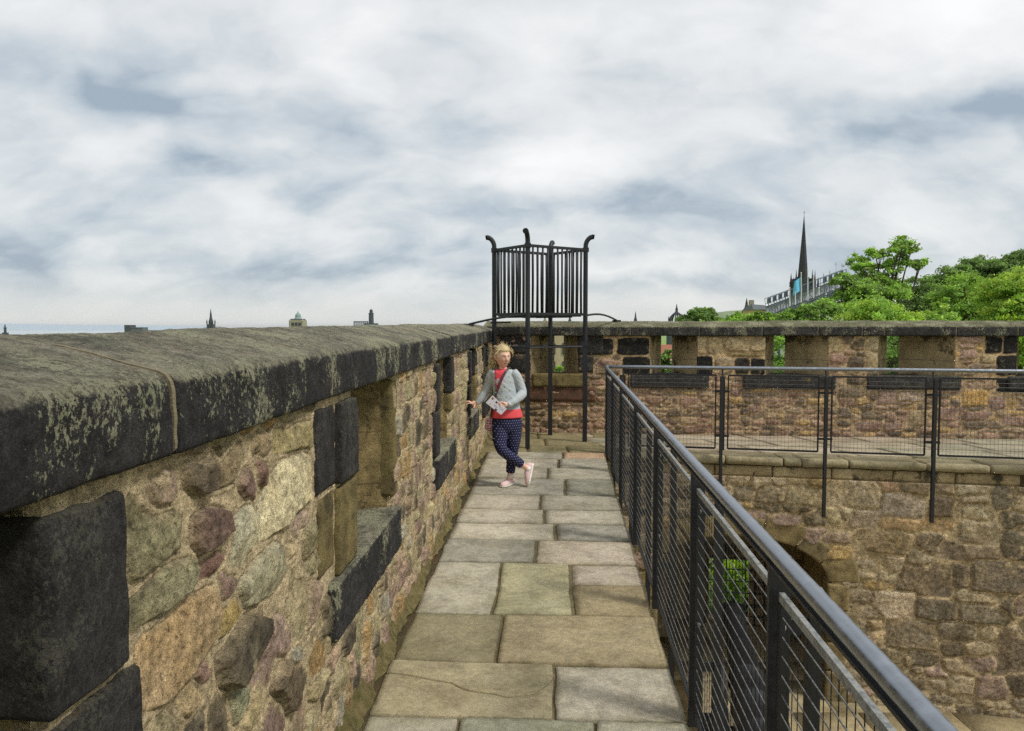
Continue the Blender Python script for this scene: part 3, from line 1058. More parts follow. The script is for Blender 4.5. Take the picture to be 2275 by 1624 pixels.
sl = [-1.9]
while sl[-1] < 10.95:
    s_ = sl[-1]
    sl.append(s_ + (0.05 if s_ < 0.6 else max(0.0042, s_ * s_ / 560)))
sl = np.array(sl)
for (a, b, c_, d_) in OPL:      # grid lines on the jambs
    for x in (a, b):
        sl[np.argmin(abs(sl - x))] = x
zl = np.linspace(-0.02, 1.345, 400)
zl[np.argmin(abs(zl - ZSL))] = ZSL
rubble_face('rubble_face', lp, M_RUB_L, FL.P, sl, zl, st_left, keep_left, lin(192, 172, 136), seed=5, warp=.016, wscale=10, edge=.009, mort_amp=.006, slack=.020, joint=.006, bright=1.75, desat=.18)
core_piers(FL, OPL, -1.9, 10.99, -3.0, ZSL, 1.335, 0.60, 'wall_core', M_CORE_L, lp)

# quoins and sills
def quoin(s0, s1, z0, z1, mat=M_DARKST, pr=.016, dep=.16, parent=lp, frame=FL, seed=3, res=.02, name='quoin', r=.009, amp=.005, wear=.6):
    v, f = stone_block(frame.P, s0, s1, -dep, pr, z0, z1, r=r, res=res, amp=amp, seed=seed, wear=wear)
    me = mk_mesh(name, v, f)
    return obj(name, me, mat, parent)

M_QTAN = mat_ashlar('tan_quoin', lin(150, 134, 88), lin(104, 92, 62), 0.6, 2.2)
a1, b1 = OPL[1][0], OPL[1][1]
quoin(b1 - .012, b1 + .215, 0.965, 1.292, seed=11, res=.010, dep=.58, r=.012, wear=.5)
quoin(b1 - .008, b1 + .25, 0.66, 0.95, seed=12, res=.010, mat=M_DARKST, dep=.58, r=.012)
quoin(a1 - .3, b1 + .18, 0.44, 0.645, seed=13, res=.016, name='sill', pr=.03, dep=.55, mat=M_COP_L)
a2, b2 = OPL[2][0], OPL[2][1]
qa = c3([(600, 640), (755, 640)])
quoin(a2 - .245, a2 + .012, .99, 1.30, seed=21, res=.014, pr=.03, dep=.22, r=.012)
quoin(a2 - .49, a2 - .27, 1.0, 1.30, seed=22, res=.016, pr=.012, dep=.2, mat=M_DARKST)
quoin(a2 - .26, a2 + .010, .645, .975, seed=23, res=.014, pr=.02, dep=.22, mat=M_QTAN)
quoin(a2 - .47, a2 - .28, .70, .985, seed=24, res=.016, pr=.008, dep=.2, mat=M_QTAN)
quoin(a2 - .36, b2 + .05, .43, ZSL + .012, seed=25, res=.014, pr=.038, dep=.56, name='sill', mat=M_COP_L)
quoin(b2 - .012, b2 + .10, .70, 1.31, seed=26, res=.02, pr=.006, dep=.2, mat=M_QTAN)
for i in (3, 4, 5):
    a, b = OPL[i][0], OPL[i][1]
    quoin(a - .16, a + .012, .98, 1.31, seed=30 + i, res=.025, pr=.035, dep=.22)
    quoin(a - .22, a + .012, .645, .97, seed=40 + i, res=.025, pr=.028, dep=.22)
    quoin(a - .2, b + .06, .42, ZSL + .012, seed=50 + i, res=.03, pr=.045, dep=.56, name='sill', mat=M_COP_L)
    quoin(b - .012, b + .14, .66 + .2 * (i % 2), 1.0, seed=60 + i, res=.03, pr=.012, dep=.2, mat=M_QTAN)
    quoin(b - .012, b + .20, 1.01, 1.31, seed=70 + i, res=.03, pr=.012, dep=.2, mat=M_DARKST)
# sooty block across the top of the third opening
jl = [-1.9, -.9, .2, .98]
for u in (387, 739, 857, 899, 968, 1003, 1031, 1053, 1070, 1082):
    r = look(u, 790)
    jl.append(float(su(u, 800) * 0.955))
jl.append(10.97)
PROF_L = [(-.10, 1.332), (.036, 1.332), (.040, 1.34), (.040, 1.40), (.037, 1.480), (.026, 1.499), (-.08, 1.528), (-.20, 1.560), (-.31, 1.581), (-.40, 1.577),
          (-.62, 1.50), (-.645, 1.485), (-.645, 1.34), (-.64, 1.332), (-.40, 1.332)]
coping(FL, jl, PROF_L, 'coping_stone', M_COP_L, M_MORT, lp, 5, .0035)

# gritty, mossy fillet of mortar along the foot of the wall
M_GRIT = mat_ashlar('mossy_grit', lin(146, 130, 90), lin(104, 98, 56), .35, 7.0)
def fillet():
    ss = np.concatenate([np.arange(-1.9, 1.5, .1), np.arange(1.5, 10.8, .03)])
    q = np.linspace(0, 1, 9)
    S_, Q = np.meshgrid(ss, q, indexing='ij')
    w = .050 + .12 * fbm(S_ * 4, S_ * 0 + 3, 77, 5, .65)
    d = Q * w
    z = .075 * (1 - Q) ** 1.5 + .05 * fbm(S_ * 14, Q * 5, 78, 5, .6) * (1 - Q * .7) - .006 * Q
    v = np.stack([S_, d, z], -1).reshape(-1, 3)
    idx = np.arange(S_.size).reshape(S_.shape)
    f = np.stack([idx[:-1, :-1], idx[1:, :-1], idx[1:, 1:], idx[:-1, 1:]], -1).reshape(-1, 4)
    return obj('mortar_fillet', mk_mesh('mortar_fillet', FL.P(v), f), M_GRIT, lp)
fillet()

# ------------------------------------------------------------------ the end parapet
OPF = [(-.65, .05, -.33, -.19), (1.07, 1.735, 1.28, 1.44), (2.68, 3.54, 2.93, 3.09), (4.21, 5.23, 4.54, 4.71), (6.03, 6.9, 6.36, 6.52), (7.8, 8.6, 8.1, 8.25)]
ZSF = 0.845
fp = thing('parapet_wall', (0.92, 10.75, 0.065), 'end parapet of brown and purple rubble with narrow open slots behind the iron basket', 'wall')
def k7(x0, y0, x1, y1):
    return ssin(FF, [(1327 + x / 3.295, 682.5 + y / 3.295) for x, y in ((x0, y0), (x1, y0), (x1, y1), (x0, y1))])
def k9(x0, y0, x1, y1):
    return ssin(FF, [(1744 + x / 3.295, 682.5 + y / 3.295) for x, y in ((x0, y0), (x1, y0), (x1, y1), (x0, y1))])
BLK, TAN, PUR, PNK, OCH = lin(46, 44, 43), lin(160, 140, 98), lin(112, 82, 76), lin(152, 118, 104), lin(186, 140, 52)
fx = [(k7(-170, 230, -20, 350), BLK), (k7(-10, 230, 115, 350), BLK), (k7(145, 225, 385, 350), BLK), (k7(185, 360, 385, 495), BLK), (k7(-10, 392, 170, 432), PUR), (k7(-20, 450, 160, 495), lin(90, 78, 66)),
      (k7(700, 225, 800, 345), TAN), (k7(808, 228, 912, 340), TAN), (k7(945, 225, 1120, 322), TAN), (k7(1128, 225, 1228, 322), TAN), (k7(950, 332, 1228, 362), TAN), (k7(692, 357, 845, 500), BLK),
      (k7(1008, 372, 1115, 492), lin(66, 60, 54)), (k7(1122, 372, 1228, 492), BLK), (k7(870, 370, 990, 440), lin(140, 122, 92)),
      (k7(990, 585, 1050, 650), PUR), (k7(520, 735, 612, 795), BLK), (k7(1055, 735, 1103, 780), BLK), (k7(1115, 722, 1185, 775), PUR), (k7(640, 850, 860, 912), lin(120, 86, 72)),
      (k9(322, 222, 425, 330), TAN), (k9(330, 345, 455, 408), PUR), (k9(466, 365, 585, 428), BLK), (k9(490, 240, 578, 312), BLK), (k9(592, 215, 740, 320), TAN), (k9(592, 328, 740, 455), lin(150, 132, 92)),
      (k9(440, 318, 515, 345), lin(136, 110, 86)), (k9(536, 322, 582, 358), lin(60, 54, 50)),
      (k9(1280, 222, 1450, 256), PNK), (k9(1275, 266, 1392, 298), PNK), (k9(1285, 310, 1392, 366), PNK), (k9(1460, 216, 1588, 337), BLK), (k9(1594, 208, 1700, 340), BLK),
      (k9(1545, 350, 1697, 500), BLK), (k9(1440, 345, 1535, 405), TAN), (k9(1310, 392, 1372, 418), PUR), (k9(1440, 418, 1532, 442), lin(110, 96, 84)), (k9(1350, 415, 1420, 455), lin(90, 78, 70)),
      (k9(1545, 512, 1800, 622), BLK), (k9(1280, 625, 1480, 712), OCH), (k9(680, 620, 820, 705), PNK), (k9(825, 620, 1010, 690), lin(176, 150, 124)), (k9(1110, 730, 1300, 830), PUR),
      (k9(390, 585, 560, 655), lin(78, 68, 56)), (k9(455, 515, 575, 560), BLK), (k9(520, 840, 710, 905), PUR), (k9(735, 838, 840, 905), PUR), (k9(1320, 765, 1500, 825), PUR), (k9(890, 755, 1040, 852), lin(150, 128, 92)),
      (k9(1500, 660, 1630, 740), PUR), (k9(1560, 800, 1900, 862), PUR), (k9(400, 745, 475, 800), lin(70, 62, 56)), (k9(565, 765, 655, 815), lin(60, 54, 50))]
st_f = []
for poly, col in fx:
    cx, cz = sum(q[0] for q in poly) / 4, sum(q[1] for q in poly) / 4
    dark = sum(col) < 0.2
    big_ = abs(poly[1][0] - poly[0][0]) > .34 or (dark and abs(poly[0][1] - poly[2][1]) > .15)
    big_ = big_ and (dark or col == TAN)
    w2, h2 = abs(poly[1][0] - poly[0][0]) / 2, abs(poly[0][1] - poly[2][1]) / 2
    if big_:
        st_f.append(Stone((cx, cz), (w2, h2), 0, 7, None, col, .012, True, rng.randrange(999)))
    else:
        st_f.append(Stone((cx, cz), (w2, h2), 0, 3, rough_rect(cx, cz, w2, h2, rng.uniform(-.1, .1), .16), col, .018, False, rng.randrange(999)))
fixed = list(st_f)
def avoid_far(cx, cz):
    for st in fixed:
        if abs(cx - st.c[0]) < st.a[0] + .04 and abs(cz - st.c[1]) < st.a[1] + .025:
            return True
    for (a, b, c_, d_) in OPF:
        if a < cx < b and cz > ZSF - .17:
            return True
    return False
st_f += coursed(rng, -1.4, 9.4, 0.0, ZSF + .02, (.06, .13), (.10, .28), pal_far, gap=.003, rot=.10, p=3.0, prot=(.004, .022), big=.15, avoid=avoid_far)
st_f += coursed(rng, -1.4, 9.4, ZSF + .03, 1.42, (.07, .13), (.09, .24), pal_far, gap=.004, rot=.12, p=3.0, prot=(.004, .018), big=.1, avoid=avoid_far)
def keep_far(S, Z):
    k = Z < 1.409
    for (a, b, c_, d_) in OPF:
        k &= ~((S > a) & (S < b) & (Z > ZSF))
    return k
sf = np.arange(-1.5, 9.5, .014)
for (a, b, c_, d_) in OPF:
    for x in (a, b):
        sf[np.argmin(abs(sf - x))] = x
zf = np.linspace(-0.03, 1.42, 118)
zf[np.argmin(abs(zf - ZSF))] = ZSF
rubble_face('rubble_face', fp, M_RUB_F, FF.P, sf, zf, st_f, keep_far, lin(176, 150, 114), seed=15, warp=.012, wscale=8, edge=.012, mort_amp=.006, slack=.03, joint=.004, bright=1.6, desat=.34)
core_piers(FF, OPF, -1.6, 9.5, -.95, ZSF, 1.409, 0.55, 'wall_core', M_CORE_F, fp)
M = MB()
for a_, b_ in ((-1.6, 1.35), (2.85, 9.5)):
    M.hexa([FF.P(np.array(q)) for q in ((a_, -.02, -4.4), (b_, -.02, -4.4), (b_, -.55, -4.4), (a_, -.55, -4.4), (a_, -.02, -.955), (b_, -.02, -.955), (b_, -.55, -.955), (a_, -.55, -.955))])
M.build('wall_foot', M_CORE_F, fp)
for i, (a, b, c_, d_) in enumerate(OPF):
    ext = [(-.02, .12), (.28, .16), (.30, .10), (.14, .08), (.1, .1), (.1, .1)][i]
    quoin(a - ext[0], b + ext[1], ZSF - .185, ZSF + .006, mat=M_DARKST if i else M_QTAN, pr=.04, dep=.54, parent=fp, frame=FF, seed=80 + i, res=.03, name='sill')
quoin(-1.1, -.68, 1.14, 1.40, parent=fp, frame=FF, seed=91, res=.04)
quoin(-1.2, -.66, .86, 1.13, parent=fp, frame=FF, seed=92, res=.04)
quoin(.03, .40, 1.13, 1.40, parent=fp, frame=FF, seed=93, res=.04)
quoin(.04, .26, .87, 1.12, parent=fp, frame=FF, seed=94, res=.04)
quoin(-1.2, .3, .44, .66, parent=fp, frame=FF, seed=95, res=.05, mat=mat_ashlar('red_sandstone', lin(122, 88, 70), lin(92, 72, 58), .5, 2), pr=.02, name='string_course')
jf = [-1.35]
for u in (1404, 1475, 1564, 1619, 1687, 1802, 1912, 1962, 2120, 2257):
    pass
jf = [-1.35, -.35] + [FF.uv(u, 737)[0] for u in (1371, 1400, 1552.5, 1691.5, 1815, 1912.5, 1962, 2120.5, 2257)] + [7.9, 9.5]
PROF_F = [(-.10, 1.408), (.056, 1.408), (.060, 1.416), (.060, 1.525), (.056, 1.540), (.035, 1.552), (-.08, 1.582), (-.22, 1.608), (-.34, 1.622), (-.42, 1.615),
          (-.58, 1.54), (-.60, 1.52), (-.60, 1.416), (-.59, 1.408), (-.36, 1.408)]
coping(FF, jf, PROF_F, 'coping_stone', M_COP_F, M_MORT, fp, 9, .004)

# ------------------------------------------------------------------ the flagged walk
def xl(y): return -0.80 + 0.0452 * y
def xr(y): return 0.50 + 0.0714 * y
def PW(v):
    v = np.asarray(v, float)
    y0 = v[:, 1]
    x = xl(y0) + v[:, 0] * (xr(y0) - xl(y0))
    y = y0 - 0.055 * (x - 0.15)
    wb = fbm(x * 2.3 + 9, y * 2.3, 91, 4, .6)
    wc = fbm(x * 2.3 + 59, y * 2.3, 92, 4, .6)
    x = x + .035 * wb; y = y + .035 * wc
    return np.stack([x, y, v[:, 2] + gz(y)], -1)
B = Blocks()
FC = [lin(184, 176, 154), lin(174, 166, 145), lin(188, 178, 157), lin(176, 170, 149), lin(186, 172, 151), lin(170, 164, 147), lin(180, 172, 151)]
rows = [(-2.6, -1.8, [.4]), (-1.8, -.9, [.6]), (-.9, 0, [.35, .7]), (0, .9, [.55]), (.9, 1.7, [.4]), (1.7, 2.33, [.52]), (2.33, 2.90, [.33, .725]), (2.90, 3.39, [.607]), (3.39, 3.98, [.41]), (3.98, 4.855, [.36, .68]),
        (4.855, 5.38, [.512]), (5.38, 5.84, [.606]), (5.84, 6.27, [.546]), (6.27, 6.82, [.52]), (6.82, 7.54, [.67]), (7.54, 8.11, [.553]), (8.11, 8.65, [.627]), (8.65, 9.08, [.66])]
fr = random.Random(3)
cmap = {(6, 1): lin(160, 158, 134), (9, 1): lin(186, 178, 142), (8, 1): lin(176, 160, 126), (17, 1): lin(196, 166, 134), (7, 0): lin(168, 156, 124), (8, 0): lin(148, 138, 108), (14, 1): lin(146, 142, 124)}
def flag(B, PF_, a, b, c, d, z1, col, seed, th=.06, res=.05):
    cap = {}
    def PP(w):
        cap['v'] = w
        return PF_(w)
    v, f = stone_block(PP, a, b, c, d, z1 - th, z1, r=.006, res=res, amp=.0035, nsc=6, seed=seed, wear=.9)
    w = cap['v']; k1 = 1.4 if b <= 1.01 else 1.0
    ed = np.minimum(np.minimum(w[:, 0] - a, b - w[:, 0]) * k1, np.minimum(w[:, 1] - c, d - w[:, 1]))
    gr = np.exp(-np.clip(ed, 0, 1) / .035) * np.clip(.75 + 2.2 * fbm(v[:, 0] * 6, v[:, 1] * 6, 93, 4), 0, 1.2)
    gr = gr + .5 * np.clip(fbm(v[:, 0] * 2.2 + 4, v[:, 1] * 2.2, 94, 5, .6) * 4 - .25, 0, 1)
    B.add(v, f, np.array(col)[None, :] * (1 - np.clip(gr, 0, 1)[:, None] * np.array([.38, .38, .44])))
for i, (y0, y1, js) in enumerate(rows):
    e = [0.055] + js + [1.0]
    g = .008
    for j in range(len(e) - 1):
        col = cmap.get((i, j), tuple(x * kk for kk in (fr.uniform(.86, 1.1),) for x in fr.choice(FC)))
        z1 = fr.uniform(-.005, .006)
        g = fr.uniform(.004, .011)
        gj = fr.uniform(.004, .010)
        res = .05 if y0 < 1.6 else (.016 if y0 < 5 else .03)
        if i == 7 and j == 0:       # the cracked flag
            ck = [(.05, .73), (.12, .70), (.22, .62), (.28, .57), (.33, .45), (.42, .38), (.46, .32), (.55, .40), (.58, .55), (.61, .74)]
            cy_ = lambda q: y0 + (y1 - y0) * np.interp(q, [c[0] for c in ck], [c[1] for c in ck]) + .006 * fbm(q * 40, q * 0, 4, 3)
            def lo_(v):
                w_ = v.copy(); w_[:, 1] = y0 + g + (cy_(v[:, 0]) - .004 - y0 - g) * v[:, 1]
                return PW(w_)
            def hi_(v):
                w_ = v.copy(); w_[:, 1] = cy_(v[:, 0]) + .004 + (y1 - g - cy_(v[:, 0]) - .004) * v[:, 1]
                return PW(w_)
            for fn_, dz_q in ((lo_, 0), (hi_, .003)):
                v, f = stone_block(fn_, e[0] + gj, e[1] - gj, 0, 1, -.06, .001 + dz_q, r=.008, res=.02, amp=.002, nsc=4, seed=44, wear=.3)
                B.add(v, f, col)
            continue
        if i == 9 and j == 2:
            flag(B, PW, e[j] + gj, e[j + 1] - gj, y0 + g, 4.46, z1, lin(166, 150, 116), 5, res=.03)
            flag(B, PW, e[j] + gj, e[j + 1] - gj, 4.475, y1 - g, z1 - .002, col, 6, res=.03)
            continue
        flag(B, PW, e[j] + gj, e[j + 1] - gj, y0 + g, y1 - g, z1, col, 10 + i * 3 + j, res=res)
# the far walk: slabs laid between the drop and the end parapet
def nosey(x): return 8.640 - 0.1995 * (x - 3.203)
def wally(x): return 10.746 - 0.099 * (x - 0.925)
def PFW(v):
    v = np.asarray(v, float)
    x = v[:, 0] - 0.25 * v[:, 1]
    lo = np.where(x < 1.16, 9.06, nosey(np.maximum(x, 1.16)))
    y = lo + v[:, 1] / 2.0 * (wally(x) - lo)
    return np.stack([x, y, v[:, 2] + gz(9.3) + 0 * x], -1)
fr = random.Random(11)
noses = [1.17, 1.9, 2.55, 3.2] + [float((at(u, 1035, 8.4)[0])) for u in (1797, 1896, 2052, 2175)] + [6.4, 7.2, 8.0, 9.0]
for i in range(len(noses) - 1):
    a, b = noses[i] + .006, noses[i + 1] - .006
    v, f = stone_block(lambda q: np.stack([q[:, 0], nosey(q[:, 0]) + q[:, 1] - .025 + .02 * noise3(q * np.array([1, 0, 0]), 3, 4), q[:, 2] + gz(8.8)], -1), a, b, 0, .40, -.095, .002 + fr.uniform(-.006, .006), r=.02, res=.04, amp=.007, nsc=7, seed=200 + i, wear=.6)
    B.add(v, f, tuple(x * kk for kk in (fr.uniform(.85, 1.05),) for x in lin(160, 148, 116)))
FCW = [lin(172, 162, 138), lin(178, 164, 140), lin(166, 158, 134), lin(182, 168, 144), lin(174, 158, 136)]
for j, (q0, q1) in enumerate(((.40, 1.0), (1.0, 1.5), (1.5, 2.0))):
    x = 1.3
    while x < 9.4:
        w = fr.uniform(.6, 1.2)
        flag(B, PFW, x + .008, x + w - .008, q0 + .008, q1 - .008, fr.uniform(-.004, .003), tuple(c * kk for kk in (fr.uniform(.85, 1.08),) for c in fr.choice(FCW)), 300 + int(x * 10) + j, res=.08)
        x += w
for j, (y0, y1) in enumerate(((9.10, 9.62), (9.62, 10.2), (10.2, 10.95))):
    x = -.42
    while x < 1.5:
        w = fr.uniform(.5, .9)
        v, f = stone_block(lambda q: np.stack([q[:, 0], q[:, 1] - .03 * q[:, 0], q[:, 2] + gz(9.5)], -1), x + .01, min(x + w, 1.72) - .01, y0 + .01, y1 - .01, -.06, -.004 + fr.uniform(-.004, .002), r=.01, res=.06, amp=.004, seed=400 + j * 9 + int(x * 5), wear=.5)
        B.add(v, f, tuple(c * kk for kk in (fr.uniform(.8, .95),) for c in lin(146, 134, 98)))
        x += w
# bedding below the flags
M_ = MB()
M_.add([(xl(-2.6) - .1, -2.6, -.30), (xr(-2.6) - .02, -2.6, -.30), (xr(9.1) - .02, 9.1, -.30), (xl(9.1) - .1, 9.1, -.30),
        (xl(-2.6) - .1, -2.6, -.012 + gz(-2.6)), (xr(-2.6) - .02, -2.6, -.012 + gz(-2.6)), (xr(9.1) - .02, 9.1, -.012 + gz(9.1)), (xl(9.1) - .1, 9.1, -.012 + gz(9.1))],
       [(0, 3, 2, 1), (4, 5, 6, 7), (0, 1, 5, 4), (1, 2, 6, 5), (2, 3, 7, 6), (3, 0, 4, 7)])
poly = [(-.45, 9.1), (1.14, 9.1)] + [(x, nosey(x) + .03) for x in (1.2, 3, 5, 7, 9.4)] + [(9.4, wally(9.4) + .05), (5, wally(5) + .05), (-.45, wally(-.45) + .05)]
M_.prism(poly, -.28, gz(9.3) - .016)
B.add(np.array(M_.v), np.array([f for f in M_.f if len(f) == 4]), lin(120, 106, 76))
me = mk_mesh('path', np.concatenate(B.v), np.concatenate(B.f), np.concatenate(B.c))
path = struct('path', me, M_FLAG)
me = mk_mesh('terrace', M_.v, M_.f, smooth=False)
struct('terrace', me, M_GRIT).location.z -= .004

# ------------------------------------------------------------------ the wall down to the court, with its arched gun chamber
AC, AZ, AR, AH = -.46, -1.40, .98, .49          # arch centre, springing, half width, rise
dw = thing('retaining_wall', (3.2, 8.6, -2.82), 'weathered retaining wall below the far walkway with an arched gun chamber in it', 'wall')
def arch_in(S, Z, grow=0.0):
    t = np.clip(1 - ((S - AC) / (AR + grow)) ** 2, 0, 1)
    return (abs(S - AC) < AR + grow) & (Z < AZ + (AH + grow) * np.sqrt(t))
def kb(x0, y0, x1, y1):
    q = [FD.uv(1744 + x / 3.336, 1137.5 + y / 3.336) for x, y in ((x0, y0), (x1, y0), (x1, y1), (x0, y1))]
    return q
dx_ = [((520, 140, 930, 300), lin(110, 92, 62)), ((1010, 155, 1140, 290), lin(84, 74, 60)), ((1145, 240, 1590, 345), lin(84, 72, 58)), ((845, 395, 1220, 600), lin(74, 62, 48)), ((1240, 415, 1370, 535), lin(66, 56, 46)),
       ((1400, 365, 1800, 610), lin(78, 68, 56)), ((655, 575, 945, 780), lin(160, 140, 112)), ((985, 655, 1265, 790), lin(64, 56, 46)), ((1295, 700, 1650, 815), lin(76, 68, 54)), ((760, 815, 1115, 1015), lin(88, 76, 58)),
       ((1135, 820, 1440, 960), lin(84, 74, 58)), ((610, 785, 715, 865), lin(160, 134, 96)), ((620, 875, 722, 978), lin(158, 134, 98)), ((1300, 590, 1635, 665), lin(120, 106, 78)), ((1550, 870, 1850, 1200), lin(78, 66, 54)),
       ((1330, 80, 1600, 240), lin(124, 110, 86)), ((1610, 160, 1850, 335), lin(62, 56, 48)), ((700, 55, 1205, 135), lin(158, 126, 82)), ((775, 340, 870, 440), lin(146, 126, 96)), ((250, 155, 480, 250), lin(118, 100, 84)),
       ((660, 1010, 885, 1150), lin(92, 82, 60)), ((1640, 1190, 1850, 1350), lin(48, 44, 40)), ((1180, 1090, 1380, 1200), lin(118, 100, 74))]
dz_ = [((290, 1285, 700, 1470), lin(160, 140, 106)), ((715, 1370, 1000, 1530), lin(146, 130, 112)), ((860, 1250, 1040, 1360), lin(108, 92, 70)), ((1260, 1265, 1485, 1365), lin(166, 148, 116)), ((1065, 1385, 1225, 1530), lin(66, 54, 46)),
       ((1310, 1390, 1500, 1430), lin(128, 112, 88)), ((1315, 1450, 1515, 1550), lin(150, 134, 100)), ((1525, 1345, 1680, 1475), lin(76, 68, 58)), ((1095, 1270, 1235, 1370), lin(110, 94, 72)), ((1590, 1500, 1800, 1620), lin(84, 74, 60)),
       ((700, 1290, 820, 1345), lin(164, 132, 106)), ((10, 1300, 240, 1460), lin(156, 140, 104)), ((500, 1480, 680, 1600), lin(138, 120, 98)), ((270, 1470, 410, 1560), lin(158, 142, 98))]
st_d = []
for (x0, y0, x1, y1), col in dx_:
    col = tuple(min(.6, c * 1.25) for c in col)
    q = kb(x0, y0, x1, y1)
    st_d.append(Stone(((q[0][0] + q[1][0]) / 2, (q[0][1] + q[2][1]) / 2), (abs(q[1][0] - q[0][0]) / 2, abs(q[0][1] - q[2][1]) / 2), 0, 3, rough_rect((q[0][0] + q[1][0]) / 2, (q[0][1] + q[2][1]) / 2, abs(q[1][0] - q[0][0]) / 2, abs(q[0][1] - q[2][1]) / 2, rng.uniform(-.04, .04)), col, rng.uniform(.012, .028), False, rng.randrange(999)))
for (x0, y0, x1, y1), col in dz_:
    q = [FD.uv(1744 + x / 3.295, 682.5 + y / 3.295) for x, y in ((x0, y0), (x1, y0), (x1, y1), (x0, y1))]
    st_d.append(Stone(((q[0][0] + q[1][0]) / 2, (q[0][1] + q[2][1]) / 2), (abs(q[1][0] - q[0][0]) / 2, abs(q[0][1] - q[2][1]) / 2), 0, 3, rough_rect((q[0][0] + q[1][0]) / 2, (q[0][1] + q[2][1]) / 2, abs(q[1][0] - q[0][0]) / 2, abs(q[0][1] - q[2][1]) / 2, rng.uniform(-.04, .04)), col, rng.uniform(.012, .028), False, rng.randrange(999)))
fixd = list(st_d)
def avoid_d(cx, cz):
    for st in fixd:
        if abs(cx - st.c[0]) < st.a[0] + .05 and abs(cz - st.c[1]) < st.a[1] + .035:
            return True
    return bool(arch_in(np.array(cx), np.array(cz), .24))
st_d += coursed(rng, -2.3, 6.3, -2.9, -.22, (.10, .22), (.12, .42), pal_low, gap=.003, rot=.05, p=4.2, prot=(.006, .026), big=.12, avoid=avoid_d)
sd_ = np.arange(-2.1, 6.3, .014)
zd_ = np.linspace(-2.9, -.17, 200)
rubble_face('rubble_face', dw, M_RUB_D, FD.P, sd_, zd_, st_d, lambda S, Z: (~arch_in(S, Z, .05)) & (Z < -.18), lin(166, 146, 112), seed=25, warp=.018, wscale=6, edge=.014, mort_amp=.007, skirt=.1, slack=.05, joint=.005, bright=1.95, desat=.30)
for i in range(13):     # dark string course under the slabs
    a = -2.1 + i * .66
    quoin(a + .006, a + .654, -.19, -.052, mat=M_CORE_F, pr=.0, dep=.3, parent=dw, frame=FD, seed=500 + i, res=.04, name='course_stone', amp=.008, wear=.6)
# voussoirs
NV = 7
vcols = [lin(150, 128, 62), lin(128, 110, 58), lin(158, 136, 74), lin(138, 118, 66)]
Bv_mats = [mat_ashlar('arch_stone_a', lin(168, 148, 104), lin(126, 110, 76), .5, 2.6), mat_ashlar('arch_stone_b', lin(152, 136, 98), lin(112, 98, 70), .6, 2.4)]
for i in range(NV):
    t0, t1 = math.pi * i / NV, math.pi * (i + 1) / NV
    def PV(v, t0=t0):
        th = v[:, 0] / .9
        s_ = AC + (AR + v[:, 2]) * np.cos(th)
        z_ = AZ + (AH + v[:, 2]) * np.sin(th)
        return FD.P(np.stack([s_, v[:, 1], z_], -1))
    v, f = stone_block(PV, t0 * .9 + .006, t1 * .9 - .006, -.35, .014, 0, (.36, .24, .30, .24, .38, .26, .30)[i], r=.014, res=.03, amp=.009, nsc=6, seed=600 + i, wear=.6)
    obj('voussoir', mk_mesh('voussoir', v, f[:, ::-1]), Bv_mats[i % 2], dw)
for k, (z0, z1, w) in enumerate(((-1.74, -1.41, .24), (-2.1, -1.75, .34), (-2.45, -2.11, .22), (-2.85, -2.46, .36))):
    for sg in (-1, 1):
        a, b = (AC + AR, AC + AR + w) if sg > 0 else (AC - AR - w, AC - AR)
        quoin(a, b, z0 + .005, z1 - .005, mat=Bv_mats[k % 2], pr=.024, dep=.35, parent=dw, frame=FD, seed=620 + k * 2 + sg, res=.03, name='jamb_stone')
# body of the masonry (around the chamber)
DEP = 2.15
M = MB()
def fbox(M, frame, s0, s1, d0, d1, z0, z1):
    M.hexa([frame.P(np.array(q)) for q in ((s0, d0, z0), (s1, d0, z0), (s1, d1, z0), (s0, d1, z0), (s0, d0, z1), (s1, d0, z1), (s1, d1, z1), (s0, d1, z1))])
fbox(M, FD, AC + AR + .01, 6.4, -.03, -1.6, -2.95, -.19)
fbox(M, FD, -2.1, AC - AR - .01, -.03, -1.9, -2.95, -.19)
seg = 18
prof = []
for i in range(seg + 1):
    t = math.pi * i / seg
    prof.append((AC + AR * math.cos(t), AZ + AH * math.sin(t)))
for i in range(seg):
    (a, za), (b, zb) = prof[i], prof[i + 1]
    M.hexa([FD.P(np.array(q)) for q in ((a, -.36, za), (b, -.36, zb), (b, -DEP, zb), (a, -DEP, za), (a, -.36, -.30), (b, -.36, -.30), (b, -DEP, -.30), (a, -DEP, -.30))])
M.build('chamber_vault', M_CORE_F, dw)
M = MB()
pq = at(1578, 1254, 10.62); pr2 = at(1668, 1384, 10.62)
ps0, ps1 = [float(np.dot(np.array(q[:2]) - FD.o, FD.e)) for q in (pq, pr2)]
pz1, pz0 = float(pq[2]), float(pr2[2])
for (a, b, z0, z1) in ((AC - AR - .1, ps0, -2.9, -.9), (ps1, AC + AR + .1, -2.9, -.9), (ps0, ps1, pz1, -.9), (ps0, ps1, -2.9, pz0 - .04)):
    fbox(M, FD, a, b, -DEP, -DEP - .18, z0, z1)
M.build('chamber_end_wall', M_CORE_F, dw)

